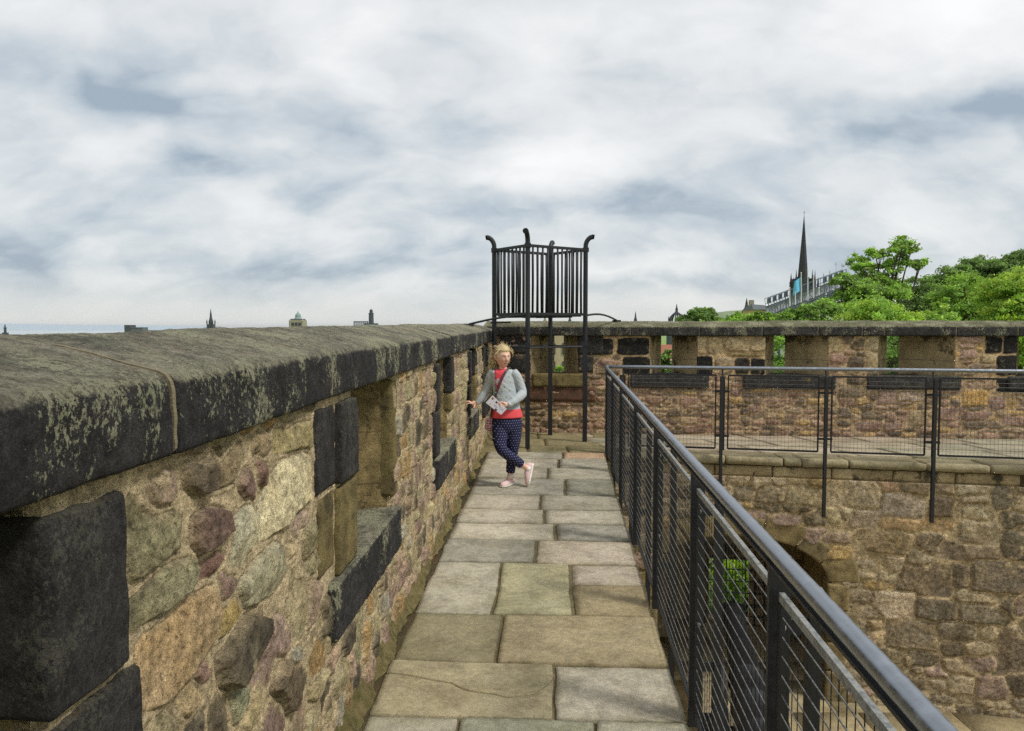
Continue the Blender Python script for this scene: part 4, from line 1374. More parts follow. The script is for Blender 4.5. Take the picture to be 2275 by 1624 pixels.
# iron grille over the port
gr = thing('iron_grille', FD.P(np.array([(ps0 + ps1) / 2, -DEP + .05, pz0])), 'riveted black iron grille over the green lit gun port inside the arch', 'grille')
g0, g1, h0, h1 = ps0 - .30, ps1 + .34, pz0 - .12, pz1 + .22
M = MB()
for k in range(8):
    z = h0 + (h1 - h0) * k / 7
    M.bar(FD.P(np.array([g0, -DEP + .06, z])), FD.P(np.array([g1, -DEP + .06, z])), .016, .016)
for k in range(10):
    s_ = g0 + (g1 - g0) * k / 9
    M.bar(FD.P(np.array([s_, -DEP + .04, h0])), FD.P(np.array([s_, -DEP + .04, h1])), .014, .014)
    if k % 2 == 0:
        for j in range(8):
            R_ = MB(); R_.ball(FD.P(np.array([s_, -DEP + .075, h0 + (h1 - h0) * j / 7])), .014, 6, 4); R_.build('rivet', M_WORN, gr)
M.build('lattice', M_IRON, gr)

# court paving
M_COURT = mat_flag('court_paving', .6)
Bc = Blocks()
fr = random.Random(21)
y = -7.0
while y < 11.0:
    h = fr.uniform(.5, .8)
    x = -0.2
    while x < 12.5:
        w = fr.uniform(.6, 1.2)
        if not (y + h > 9.2 and (x + w < 1.4 or x > 4.2)):
            v, f = stone_block(lambda q: q, x + .006, x + w - .006, y + .006, y + h - .006, -2.88, -2.82 + fr.uniform(-.003, .003), r=.008, res=.35, amp=.002, seed=int(700 + x * 7 + y * 3), wear=.2)
            Bc.add(v, f, tuple(c * kk for kk in (fr.uniform(.85, 1.1),) for c in lin(164, 148, 112)))
        x += w
    y += h
M_ = MB(); M_.box((6.2, 2, -2.95), (13.2, 18.4, .2))
Bc.add(np.array(M_.v), np.array(M_.f), lin(110, 98, 72))
struct('courtyard', mk_mesh('courtyard', np.concatenate(Bc.v), np.concatenate(Bc.f), np.concatenate(Bc.c)), M_COURT)

# the wall under the near edge of the walk (it faces the court)
FE = Frame((0.46, 0), RD, slope=0.0)
ew = thing('terrace_wall', (0.46, 3, -2.82), 'rubble wall holding up the narrow walkway on its courtyard side', 'wall')
st_e = coursed(rng, -2.6, 9.1, -2.9, -.10, (.14, .24), (.2, .5), pal_low, gap=.01, rot=.05, p=4, prot=(.004, .02))
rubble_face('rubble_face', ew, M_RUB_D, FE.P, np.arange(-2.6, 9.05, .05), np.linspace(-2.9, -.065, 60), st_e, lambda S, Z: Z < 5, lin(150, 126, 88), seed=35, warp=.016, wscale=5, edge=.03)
M = MB(); fbox(M, FE, -2.6, 9.05, -.02, -.9, -2.95, -.075)
M.build('wall_core', M_CORE_F, ew)
# ------------------------------------------------------------------ railings
RH = 1.051                                    # height of the handrail
FR = Frame((0.505, 0), RD, slope=SL)          # beside the walk; d > 0 is the courtyard side
RC = np.array([1.158, 9.155])                 # the corner
FR2 = Frame(RC, (0.9775, -0.211), z0=gz(9.155), flip=True)    # along the drop; flip: d > 0 is away from the camera

def mesh_panel(frame, s0, s1, d, z0, z1, parent, top_mat, label=None):
    M = MB()
    a = lambda s, z, dd=0.0: frame.P(np.array([s, d + dd, z]))
    M.bar(a(s0, z0), a(s1, z0), .012, .022)
    M.bar(a(s0, z0), a(s0, z1), .012, .022)
    M.bar(a(s1, z0), a(s1, z1), .012, .022)
    fr_ = M.build('panel_frame', M_IRON, parent)
    M = MB(); M.bar(a(s0, z1), a(s1, z1), .013, .021)
    M.build('top_bar', top_mat, fr_)
    W = MB(); W2 = MB()
    n = int(round((s1 - s0) / .041))
    for i in range(1, n):
        s_ = s0 + (s1 - s0) * i / n
        W.tube([a(s_, z0, .004), a(s_, z1, .004)], .0013, 5, False)
    n = int(round((z1 - z0) / .048))
    for i in range(1, n):
        z_ = z0 + (z1 - z0) * i / n
        W2.tube([a(s0, z_, 0), a(s1, z_, 0)], .0018, 5, False)
    W.build('wire_mesh', M_IRON, fr_)
    W2.build('cross_wire_mesh', M_WIRE_LIT, fr_)

rl = thing('railing', (0.505, 3, 0), 'black steel railing along the walkway edge with a steep round handrail and wire mesh panels', 'railing')
Pn = lambda frame, s, d, z: frame.P(np.array([s, d, z]))
M = MB()
hp = [Pn(FR, s_, 0, RH) for s_ in np.arange(-1.2, 9.0, .6)] + [Pn(FR, 9.10, 0, RH)]
M.tube(hp + [Pn(FR2, .05, 0, RH - .002)], .0200, 20)
M.build('handrail', M_RAIL, rl, smooth=True)
M = MB()
M.bar(Pn(FR, -1.2, 0, RH - .030), Pn(FR, 9.1, 0, RH - .030), .030, .008)
M.build('rail_strap', M_IRON, rl)
posts = [-.72, .54, 1.785, 2.90, 4.125, 5.33, 6.72, 7.93, 9.06]
for i, s_ in enumerate(posts):
    M = MB()
    M.bar(Pn(FR, s_, .022, -.02), Pn(FR, s_, .022, RH - .02), .054, .014, up=(0, 1, 0))
    p_ = M.build('post', M_IRON, rl)
    M = MB()
    c0 = Pn(FR, s_ + .01, .108, -.62); c1_ = Pn(FR, s_ + .01, .108, .93)
    M.bar(c0, c1_, .030, .030, up=(0, 1, 0))
    sp = M.build('standard', M_IRON, rl)
    M = MB()
    M.lathe([(.001, 0), (.026, 0), (.027, .010), (.020, .020), (.008, .027), (.001, .028)], c1_, 12)
    M.build('cap', M_WORN, sp, smooth=True)
    for z in (.855, .225):
        M = MB()
        M.bar(Pn(FR, s_ + .005, .035, z), Pn(FR, s_ + .005, .108, z), .012, .036)
        M.build('bracket', M_IRON, sp)
    for z in (.40, .855):
        M = MB()
        M.ball(Pn(FR, s_ - .008, .03, z), .009, 8, 6)
        M.build('bolt', M_WORN, p_)
for i in range(len(posts) - 1):
    mesh_panel(FR, posts[i] + .035, posts[i + 1] - .035, .018, .045, .942, rl, M_WORN)

rl2 = thing('railing', tuple(RC) + (gz(9),), 'black mesh panel railing above the drop in front of the end parapet', 'railing')
M = MB()
M.tube([Pn(FR2, .05, 0, RH - .002), Pn(FR2, .5, 0, RH)] + [Pn(FR2, s_, 0, RH) for s_ in np.arange(1.0, 8.7, .8)], .0215, 16)
M.build('handrail', M_RAIL, rl2, smooth=True)
p2s = [float(FR2.uv(u, 850)[0]) for u in (1381.6, 1601.7, 1830.7, 2068.9)]
stp = (p2s[3] - p2s[0]) / 3
p2s += [p2s[3] + stp * k for k in (1, 2, 3)]
for s_ in p2s:
    M = MB()
    M.bar(Pn(FR2, s_, -.145, -.66), Pn(FR2, s_, -.145, RH - .09), .034, .034, up=(0, 1, 0))
    p_ = M.build('standard', M_IRON, rl2)
    M = MB()
    M.bar(Pn(FR2, s_ + .03, -.02, .06), Pn(FR2, s_ + .03, -.02, RH - .10), .034, .014, up=(0, 1, 0))
    M.tube([Pn(FR2, s_ + .02, -.02, RH - .12), Pn(FR2, s_ + .015, 0, RH - .015)], .009, 8)
    M.build('post', M_IRON, rl2)
    for z in (.775, .235):
        M = MB()
        M.bar(Pn(FR2, s_ - .07, -.03, z), Pn(FR2, s_ + .10, -.03, z), .016, .024)
        M.bar(Pn(FR2, s_, -.145, z), Pn(FR2, s_ + .025, -.03, z), .012, .03)
        M.build('bracket', M_IRON, p_)
pp = [.10] + p2s
for i in range(len(pp) - 1):
    a = pp[i] + (.085 if i else .0)
    b = pp[i + 1] - (.06)
    if b - a > .1:
        mesh_panel(FR2, a, b, -.03, .085, .965, rl2, M_IRON)

# ------------------------------------------------------------------ the iron fire basket on its four legs
cf, cb, cr = np.array([.198, 9.369]), np.array([.544, 10.507]), np.array([.980, 9.905])
cl = cf + cb - cr
cen = (cf + cb) / 2
bz = 0.058
zb_, zt_ = 1.745, 2.645
bk = thing('fire_basket', (cen[0], cen[1], bz), 'tall black iron fire basket on four curved topped posts in the parapet corner', 'basket')
legs = {'f': cf, 'r': cr, 'b': cb, 'l': cl}
for k, c in legs.items():
    outd = (c - cen) / np.linalg.norm(c - cen)
    M = MB()
    M.bar((c[0], c[1], bz - .02), (c[0], c[1], 1.36), .058, .050, up=(0, 1, 0))
    M.bar((c[0], c[1], 1.34), (c[0], c[1], 1.40), .066, .066, up=(0, 1, 0))
    path_ = [(c[0], c[1], 1.38), (c[0], c[1], 1.9), (c[0], c[1], zt_)]
    for a in np.linspace(.15, 1.45, 8):
        path_.append((c[0] + outd[0] * .105 * (1 - math.cos(a)), c[1] + outd[1] * .105 * (1 - math.cos(a)), zt_ + .02 + .130 * math.sin(a)))
    e = path_[-1]
    path_.append((e[0] + outd[0] * .022, e[1] + outd[1] * .022, e[2] - .004))
    M.tube(path_, [.031] * 3 + [.031] * 6 + [.034, .036, .035], 12)
    M.bar((c[0], c[1], zt_ - .05), (c[0], c[1], zt_ + .005), .080, .072, up=(0, 1, 0))
    M.build('leg', M_IRON, bk)
ring = [cf, cr, cb, cl]
nb = [12, 9, 12, 9]
for i in range(4):
    a, b = ring[i], ring[(i + 1) % 4]
    M = MB()
    M.bar((*a, zt_ - .022), (*b, zt_ - .022), .030, .034)
    M.build('hoop_bar', M_IRON, bk)
    M = MB()
    M.bar((*a, zb_ + .02), (*b, zb_ + .02), .030, .034)
    M.build('hoop_bar', M_IRON, bk)
    M = MB()
    M.tube([(*a, 1.335), (*b, 1.335)], .010, 8)
    M.build('tie_rod', M_IRON, bk)
    n = nb[i]
    rb = random.Random(i)
    for j in range(1, n):
        p = a + (b - a) * j / n
        dx, dy = rb.uniform(-.006, .006), rb.uniform(-.004, .004)
        M = MB()
        M.tube([(p[0], p[1], zb_ + .01), (p[0] + dx, p[1] + dy, 2.2), (p[0] + dx * .3, p[1], zt_ - .01)], .0125, 8)
        M.build('basket_bar', M_IRON, bk, smooth=True)
for j in range(1, 8):
    p = cf + (cl - cf) * j / 8; q = cr + (cb - cr) * j / 8
    M = MB(); M.bar((*p, zb_ - .004), (*q, zb_ - .004), .022, .012); M.build('floor_bar', M_IRON, bk)
for j in (1, 2, 3):
    p = cf + (cr - cf) * j / 4; q = cl + (cb - cl) * j / 4
    M = MB(); M.bar((*p, zb_ - .018), (*q, zb_ - .018), .030, .014); M.build('floor_bar', M_IRON, bk)
Lw = FL.P(np.array([9.6, -.20, 1.575])); Rw = FF.P(np.array([.60, -.30, 1.63]))
for a, w, sag in ((cf, Lw, .02), (cr, Rw, .05)):
    A_, B_ = Vector((*a, zb_ + .005)), Vector(Lw if w is Lw else Rw)
    pts = [A_.lerp(B_, t) + Vector((0, 0, math.sin(math.pi * t) * sag)) for t in np.linspace(0, 1, 8)]
    M = MB(); M.tube(pts, .014, 8); M.build('stay_rod', M_IRON, bk, smooth=True)
M = MB()
for w in (Lw, Rw):
    M.box((w[0], w[1], w[2] - .01), (.12, .08, .03))
M.bar((cl[0] - .05, cl[1] + .02, 1.655), (cl[0] + .22, cl[1] + .10, 1.66), .03, .02)
M.build('anchor_plate', M_IRON, bk)

# ------------------------------------------------------------------ the gun pointing out of the port
cn = thing('cannon', (2.3, 7.4, -2.82), 'black iron cannon on a low carriage pointing into the arched gun port', 'cannon')
bp, mp = Vector((2.14, 6.15, -1.98)), Vector((2.72, 8.95, -1.96))
ax = (mp - bp); Lc = ax.length; axn = ax.normalized()
q = axn.to_track_quat('Z', 'Y').to_matrix().to_4x4()
prof = [(.001, -.22), (.05, -.215), (.062, -.17), (.05, -.12), (.035, -.09), (.05, -.05), (.15, -.04), (.20, 0), (.225, .02), (.225, .07), (.205, .09), (.20, .55), (.215, .57), (.215, .61), (.19, .63), (.18, 1.1), (.195, 1.12), (.195, 1.15), (.165, 1.17),
        (.128, 2.55), (.14, 2.57), (.14, 2.60), (.125, 2.62), (.135, 2.72), (.165, 2.86), (.168, 2.92), (.15, Lc), (.085, Lc), (.08, Lc - .2)]
M = MB(); M.lathe(prof, (0, 0, 0), 28)
M.v = [tuple(bp + (q @ Vector(v))) for v in M.v]
M.build('barrel', M_IRON, cn, smooth=True)
side = Vector((axn.y, -axn.x, 0)).normalized()
flat = Vector((axn.x, axn.y, 0)).normalized()
for sg in (-1, 1):
    M = MB()
    base = bp + side * (sg * .27)
    prof2 = [(-.15, -2.62), (1.65, -2.62), (1.65, -1.95), (1.2, -1.85), (.95, -2.0), (.6, -2.12), (.25, -2.25), (-.15, -2.36)]
    o1 = [Vector((base.x + flat.x * a, base.y + flat.y * a, z)) - side * .05 for a, z in prof2]
    o2 = [p + side * .10 for p in o1]
    n = len(prof2)
    M.add(o1 + o2, [tuple(range(n)), tuple(range(2 * n - 1, n - 1, -1))] + [(i, n + i, n + (i + 1) % n, (i + 1) % n) for i in range(n)])
    M.build('cheek', plain('carriage_wood', lin(46, 44, 44), .6, var=.4), cn)
    for a in (.1, 1.35):
        M = MB()
        c = Vector((base.x + flat.x * a, base.y + flat.y * a, -2.64)) + side * sg * .11
        M.tube([c - side * .06, c + side * .06], .18, 20)
        M.tube([c - side * .09, c + side * .09], .05, 10)
        M.build('wheel', M_IRON, cn)
M = MB()
for a in (.1, 1.35):
    c = Vector((bp.x + flat.x * a, bp.y + flat.y * a, -2.62))
    M.bar(c - side * .4, c + side * .4, .09)
M.build('axle', M_IRON, cn)

# ------------------------------------------------------------------ land and sea beyond the walls
def land(x, y):
    r = np.hypot(x, y)
    z = np.where(y > 11.2, -3.6 - .16 * np.clip(y - 11.2, 0, 40), -3.1)
    z = z - 22 * np.clip((-x - 2.5 - .045 * y) / 25, 0, 1) ** .8
    z = z - 22 * np.clip((r - 70) / 160, 0, 1) - 35 * np.clip((r - 250) / 900, 0, 1) - 24 * np.clip((r - 4000) / 5500, 0, 1)
    z = z + 12.5 * np.exp(-((x - 62) / 26) ** 2 - ((y - 84) / 30) ** 2)
    z = z + np.where(r > 40, 2.0 * fbm(x / 30, y / 30, 61, 3), 0)
    return z
rr = np.concatenate([np.array([0, 4, 8, 11.2, 11.6, 13, 15, 18, 22, 27, 33]), np.geomspace(40, 9600, 46)])
th = np.linspace(-math.pi, math.pi, 145)
R_g, T_g = np.meshgrid(rr, th, indexing='ij')
X, Y = R_g * np.sin(T_g), R_g * np.cos(T_g)
Z = land(X, Y)
idx = np.arange(X.size).reshape(X.shape)
f = np.stack([idx[:-1, :-1], idx[:-1, 1:], idx[1:, 1:], idx[1:, :-1]], -1).reshape(-1, 4)
m, T, b = new_mat('grass_ground')
c = T.node('TexCoord').outputs['Object']
T.set(b, 'Base Color', T.mix(T.maprange(T.noise(c, .8, 6, .65), .35, .65), lin(96, 118, 44), lin(130, 160, 52)))
b.inputs['Roughness'].default_value = .95
T.set(b, 'Normal', T.node('Bump', {'Strength': 1.0, 'Distance': .25, 'Height': T.noise(c, 5, 6, .7)}).outputs[0])
struct('ground', mk_mesh('ground', np.stack([X.ravel(), Y.ravel(), Z.ravel()], -1), f[:, ::-1]), m)
m, T, b = new_mat('sea_water')
c = T.node('TexCoord').outputs['Object']
T.set(b, 'Base Color', lin(172, 184, 188))
b.inputs['Roughness'].default_value = .45
T.set(b, 'Normal', T.node('Bump', {'Strength': .4, 'Distance': 3.0, 'Height': T.noise(T.mapping(c, scale=(.003, .003, .003)), 1.0, 4, .6)}).outputs[0])
M = MB(); M.add([(-60000, 3000, -98), (60000, 3000, -98), (60000, 60000, -98), (-60000, 60000, -98)], [(0, 1, 2, 3)])
struct('sea', mk_mesh('sea', M.v, M.f, smooth=False), m)

def ridge(name, pts, Y, depth, base, mat, label=None):
    """hills as a solid ridge: pts = (u, v) of the skyline at distance Y"""
    P = np.array([at(u, v, Y) for u, v in pts])
    n = 60
    xs = np.linspace(P[0, 0], P[-1, 0], n)
    zs = np.interp(xs, P[:, 0], P[:, 2]) + (zs_amp := Y * .0006) * fbm(xs / Y * 60, xs * 0 + 2, 5, 4)
    q = np.linspace(-1, 1, 13)
    X_, Q = np.meshgrid(xs, q, indexing='ij')
    top = np.interp(X_, xs, zs)
    Zz = base + (top - base) * (1 - Q ** 2) ** .7
    Yy = Y + Q * depth
    idx = np.arange(X_.size).reshape(X_.shape)
    f = np.stack([idx[:-1, :-1], idx[1:, :-1], idx[1:, 1:], idx[:-1, 1:]], -1).reshape(-1, 4)
    return struct(name, mk_mesh(name, np.stack([X_.ravel(), Yy.ravel(), Zz.ravel()], -1), f), mat, label)
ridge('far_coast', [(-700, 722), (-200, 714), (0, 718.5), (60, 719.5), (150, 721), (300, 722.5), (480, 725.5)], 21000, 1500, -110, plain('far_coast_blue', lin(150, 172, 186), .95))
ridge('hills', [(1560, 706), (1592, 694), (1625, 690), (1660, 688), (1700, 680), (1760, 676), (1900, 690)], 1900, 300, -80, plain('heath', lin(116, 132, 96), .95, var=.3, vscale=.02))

M_FAR = plain('far_stone', lin(92, 98, 100), .95, var=.2, vscale=.2)
M_FARD = plain('far_dark_stone', lin(62, 68, 74), .95, var=.25, vscale=.15)
M_COPPER = plain('dome_copper', lin(128, 150, 142), .8, var=.2, vscale=.3)
M_PALE = plain('far_pale_stone', lin(150, 142, 122), .95, var=.2, vscale=.3)

def px(Y): return Y / FOC        # metres per frame unit at that distance

# slim statue column by the water
def monument_column(u, vt, Y, w, name, label, cat, vb=745):
    k = px(Y); p = at(u, vt, Y); g = at(u, vb, Y); h = p[2] - g[2]
    zb2 = g[2] - 12
    t = thing(name, (p[0], Y, zb2), label, cat)
    M = MB()
    M.box((p[0], Y, zb2 + 6), (w * 2.3, w * 2.3, 12)); M.box((p[0], Y, g[2] + h * .12), (w * 1.9, w * 1.9, h * .26))
    M.build('base', M_FARD, t)
    M = MB(); M.lathe([(w * .62, 0), (w * .52, h * .62), (w * .7, h * .64), (w * .7, h * .70), (w * .4, h * .70)], (p[0], Y, g[2]), 12)
    M.build('shaft', M_FARD, t)
    M = MB(); M.lathe([(w * .28, 0), (w * .34, h * .12), (w * .2, h * .2), (w * .22, h * .26), (.01, h * .30)], (p[0], Y, g[2] + h * .70), 8)
    M.build('statue', M_FARD, t)
monument_column(11, 720, 900, 2.6, 'statue_column', 'small dark statue column against the sea, nearest the left edge of the picture', 'monument')

# long low hotel block
Y = 1100; k = px(Y)
p = at(283, 722, Y); q = at(323, 727, Y); g = at(283, 740, Y)
t = thing('office_block', (p[0], Y, g[2] - 20), 'low dark rectangular office block with a taller end standing against the sea', 'building')
wx = q[0] - p[0]
M = MB(); M.box((p[0] + wx * .15, Y, (p[2] + g[2] - 20) / 2), (wx * .30, 18, p[2] - g[2] + 20)); M.build('stair_tower', M_FARD, t)
M = MB(); M.box((p[0] + wx * .66, Y, (q[2] + g[2] - 20) / 2), (wx * .68, 16, q[2] - g[2] + 20)); M.build('wall', M_FAR, t)
for j in range(9):
    M = MB(); M.box((p[0] + wx * (.37 + .07 * j), Y - 8.1, q[2] - 1.6), (wx * .045, .3, 1.4)); M.build('window', M_FARD, t)

def spire_tower(name, u, vt, Y, w, label, cat, mat, vb=745, stages=3, pinn=True, group=None, cross=False):
    """gothic steeple: stepped stages with corner pinnacles under a tall spire"""
    p = at(u, vt, Y); g = at(u, vb, Y)
    H = p[2] - g[2]; x = p[0]
    t = thing(name, (x, Y, g[2] - 15), label, cat, group)
    M = MB(); M.box((x, Y, g[2] - 7.4), (w * 1.05, w * 1.05, 15)); M.box((x, Y, g[2] + H * .12), (w, w, H * .26)); M.build('tower', mat, t)
    z = g[2] + H * .25
    M = MB(); M.lathe([(w * .40, 0), (w * .36, H * .15), (w * .38, H * .16), (w * .30, H * .17), (w * .16, H * .42), (w * .18, H * .43), (w * .02, H * .75)], (x, Y, z), 8)
    M.build('spire', mat, t)
    if pinn:
        for sx in (-1, 1):
            for sy in (-1, 1):
                M = MB(); M.lathe([(w * .10, 0), (w * .10, H * .10), (w * .13, H * .11), (.01, H * .26)], (x + sx * w * .46, Y + sy * w * .46, z - .1), 6)
                M.build('pinnacle', mat, t)
    if cross:
        M = MB(); M.box((x, Y, p[2] + .8), (.15, .15, 1.8)); M.box((x, Y, p[2] + 1.0), (.8, .12, .15)); M.build('cross', M_PALE, t)
    return t
# tiered gothic monument
spire_tower('gothic_monument', 468, 686, 620, 5.2, 'dark tiered gothic monument with a pointed spire rising alone over the long coping', 'monument', M_FARD, vb=732)
# domed bank building
Y = 520; k = px(Y)
p = at(662, 692, Y); g = at(662, 727, Y); x = p[0]; H = p[2] - g[2]
t = thing('domed_building', (x, Y, g[2] - 15), 'stone building with a pale green ribbed dome and corner turrets', 'building')
M = MB(); M.box((x, Y, g[2] - 6), (9.6, 9.6, 22)); M.build('wall', M_PALE, t)
M = MB(); M.box((x, Y, g[2] + 5.3), (8.2, 8.2, 1.2)); M.build('cornice', M_FAR, t)
M = MB(); M.lathe([(3.1, 0), (2.9, .8), (2.2, 2.4), (2.0, 2.6), (2.0, 3.6), (1.8, 4.4), (1.2, 5.2), (.5, 5.7), (.35, 6.3), (.05, 7.0)], (x, Y, g[2] + 4.4), 14); M.build('dome', M_COPPER, t, smooth=False)
for sx in (-1, 1):
    M = MB(); M.lathe([(.9, 0), (.9, 6.2), (1.0, 6.4), (.6, 7.0), (.01, 7.8)], (x + sx * 4.3, Y - 4.3, g[2] - 2), 8); M.build('turret', M_PALE, t)
    for j in (-1, 0, 1):
        M = MB(); M.box((x + j * 2.4 + sx * .5, Y - 4.85, g[2] + 2.2), (.8, .3, 2.2)); M.build('window', M_FARD, t)
# copper roofed lantern beside it
spire_tower('small_cupola', 720, 721, 560, 3.4, 'tiny green cupola low on the skyline beside the domed building', 'building', M_COPPER, vb=733, pinn=False)
# hilltop tower and the unfinished temple
Y = 1300
p = at(824.5, 687, Y); g = at(824.5, 722, Y); x = p[0]; H = p[2] - g[2]
t = thing('lookout_tower', (x, Y, g[2] - 25), 'tall round stone lookout tower with a narrower top stage on the hill', 'tower')
M = MB(); M.lathe([(5.2, -12), (5.0, 0), (4.6, 1), (4.2, H * .70), (4.9, H * .71), (4.9, H * .75), (3.0, H * .76), (2.8, H * .90), (3.2, H * .91), (2.0, H * .97), (.2, H * 1.02)], (x, Y, g[2]), 14); M.build('shaft', M_FARD, t)
M = MB(); M.box((x, Y, g[2] - 8), (22, 16, 22)); M.build('base', M_FARD, t)
t = thing('colonnade', (x - 30, Y, g[2] - 25), 'unfinished temple colonnade standing beside the lookout tower', 'monument')
p0, p1 = at(785.5, 714, Y), at(818, 714, Y); gg = at(800, 724, Y)
for j in range(8):
    xx = p0[0] + 1 + (p1[0] - p0[0] - 2) * j / 7
    M = MB(); M.lathe([(1.15, 0), (.95, p0[2] - gg[2] - 1)], (xx, Y, gg[2]), 10); M.build('column', M_FAR, t)
M = MB(); M.box(((p0[0] + p1[0]) / 2, Y, p0[2] - .6), (p1[0] - p0[0], 3, 1.9)); M.build('lintel', M_FAR, t)
M = MB(); M.box(((p0[0] + p1[0]) / 2, Y, gg[2] - 8), (p1[0] - p0[0] + 4, 8, 16)); M.build('base', M_FAR, t)
ridge('hill', [(730, 738), (760, 728), (790, 722), (830, 721), (870, 724), (930, 733)], 1290, 120, -85, plain('far_green', lin(104, 116, 92), .95))

# crown steeple: ribs flying up to a lantern
Y = 420; p = at(1503.5, 673, Y); g = at(1503.5, 719, Y); x = p[0]; k = px(Y)
t = thing('crown_steeple', (x, Y, g[2] - 20), 'open stone crown steeple with flying ribs meeting under a pinnacle', 'church tower')
M = MB(); M.box((x, Y, g[2] - 10), (9.4, 9.4, 20)); M.build('tower', M_FARD, t)
for j in range(8):
    a = 2 * math.pi * (j + .5) / 8
    M = MB()
    M.tube([(x + math.cos(a) * r_, Y + math.sin(a) * r_, g[2] + z_) for r_, z_ in ((4.3, -.2), (4.1, 1.6), (3.5, 3.4), (2.3, 5.0), (.9, 6.1), (.3, 6.6))], [.42, .42, .42, .4, .4, .35], 6)
    M.build('flying_rib', M_FARD, t)
    M = MB(); M.lathe([(.42, 0), (.38, 2.0), (.5, 2.1), (.01, 4.1)], (x + math.cos(a) * 4.35, Y + math.sin(a) * 4.35, g[2] + .3), 6); M.build('pinnacle', M_FARD, t)
M = MB(); M.lathe([(.9, 0), (1.1, .5), (.8, 1.0), (.7, 2.2), (.85, 2.4), (.3, 3.6), (.4, 3.8), (.05, 5.6)], (x, Y, g[2] + 5.8), 8); M.build('lantern', M_FARD, t)
spire_tower('church_spire', 1412, 691, 480, 2.6, 'thin dark church spire alone between the basket and the crown steeple', 'church', M_FARD, vb=720, pinn=False)
spire_tower('church_spire', 1266, 696, 430, 2.6, 'small dark church spire seen under the fire basket', 'church', M_FARD, vb=722, pinn=False)
spire_tower('church_spire', 1173 + 38, 697, 450, 3.0, 'pale stone church spire seen under the fire basket', 'church', M_PALE, vb=722, pinn=False)
spire_tower('turret', 1659, 662, 260, 2.6, 'little roof turret with a weather vane above the pale trees', 'building', M_FARD, vb=700, pinn=False)
# tan building end by the stand
Y = 170; p = at(1675, 676, Y); q = at(1708, 678, Y)
t = thing('stone_house', ((p[0] + q[0]) / 2, Y + 4, -22), 'tan stone house with a grey roof by the end of the grandstand', 'house')
M = MB(); M.box(((p[0] + q[0]) / 2, Y + 4, (p[2] - 22) / 2 - .6), (q[0] - p[0], 8, p[2] + 20.8)); M.build('wall', plain('tan_far_stone', lin(176, 150, 110), .9, var=.2, vscale=1), t)
M = MB(); M.hexa([(p[0] - .2, Y - .2, p[2] - 1.2), (q[0] + .2, Y - .2, p[2] - 1.2), (q[0] + .2, Y + 8.2, p[2] - 1.2), (p[0] - .2, Y + 8.2, p[2] - 1.2), (p[0] + .5, Y + 3, p[2] + .1), (q[0], Y + 3, p[2] - .1), (q[0], Y + 5, p[2] - .1), (p[0] + .5, Y + 5, p[2] + .1)])
M.build('roof', M_FAR, t)
M = MB(); M.box((p[0] + .7, Y + 4, p[2] + .2), (.9, 1.2, 1.8)); M.build('chimney', M_PALE, t)
for j in range(2):
    M = MB(); M.box((p[0] + 1.0 + 1.3 * j, Y - .05, p[2] - 2.4), (.6, .1, 1.0)); M.build('window', M_FARD, t)

# great black gothic spire
Y = 330; k = px(Y); x = at(1786.5, 480, Y)[0]; zt = at(1786.5, 480, Y)[2]; zb3 = at(1786.5, 640, Y)[2]; H = zt - zb3
t = thing('gothic_spire', (x, Y, -50), 'tall black gothic church spire with clustered pinnacles behind the grandstand', 'church')
M_SPIRE = plain('soot_black_spire', lin(50, 50, 54), .9, var=.35, vscale=.6)
zt4 = at(1786.5, 619, Y)[2]
M = MB(); M.box((x, Y + 1, (zt4 - 50) / 2), (7.6, 7, zt4 + 50)); M.build('tower', M_SPIRE, t)
M = MB(); M.lathe([(2.85, -2), (2.70, 0), (1.84, H * .33), (1.90, H * .335), (1.80, H * .345), (.98, H * .66), (1.03, H * .665), (.95, H * .675), (.10, H)], (x, Y, zb3), 8); M.build('spire', M_SPIRE, t)
M = MB(); M.tube([(x, Y, zt - .3), (x, Y, zt + 2.3)], .09, 5); M.box((x, Y, zt + 1.5), (1.0, .1, .12)); M.build('cross', M_FAR, t)
for sx, sy, hh, rr_ in ((-4.1, -3, 9.3, .7), (3.0, -3, 9.5, .6), (-3, 3, 6.6, .6), (3.2, 3, 7.6, .5), (-5.8, -1.5, 8.0, .75), (4.75, -1.5, 9.2, .62), (6.3, -1.0, 6.6, .5)):
    M = MB(); M.lathe([(rr_, -6), (rr_ * .9, hh * .42), (rr_ * 1.15, hh * .45), (rr_ * .7, hh * .5), (.03, hh)], (x + sx, Y + sy, zb3 - 1.4), 6); M.build('pinnacle', M_SPIRE, t)
for z in (.08,):
    for j in range(4):
        a = math.pi * (j / 2) + math.pi / 2
        r_ = 2.35 if z < .2 else 1.6
        M = MB(); M.bar((x + math.cos(a) * r_, Y + math.sin(a) * r_, zb3 + H * z - .2), (x + math.cos(a) * r_, Y + math.sin(a) * r_, zb3 + H * z + 2.4), .8, .5, up=(0, 1, 0)); M.build('louvre', M_FARD, t)

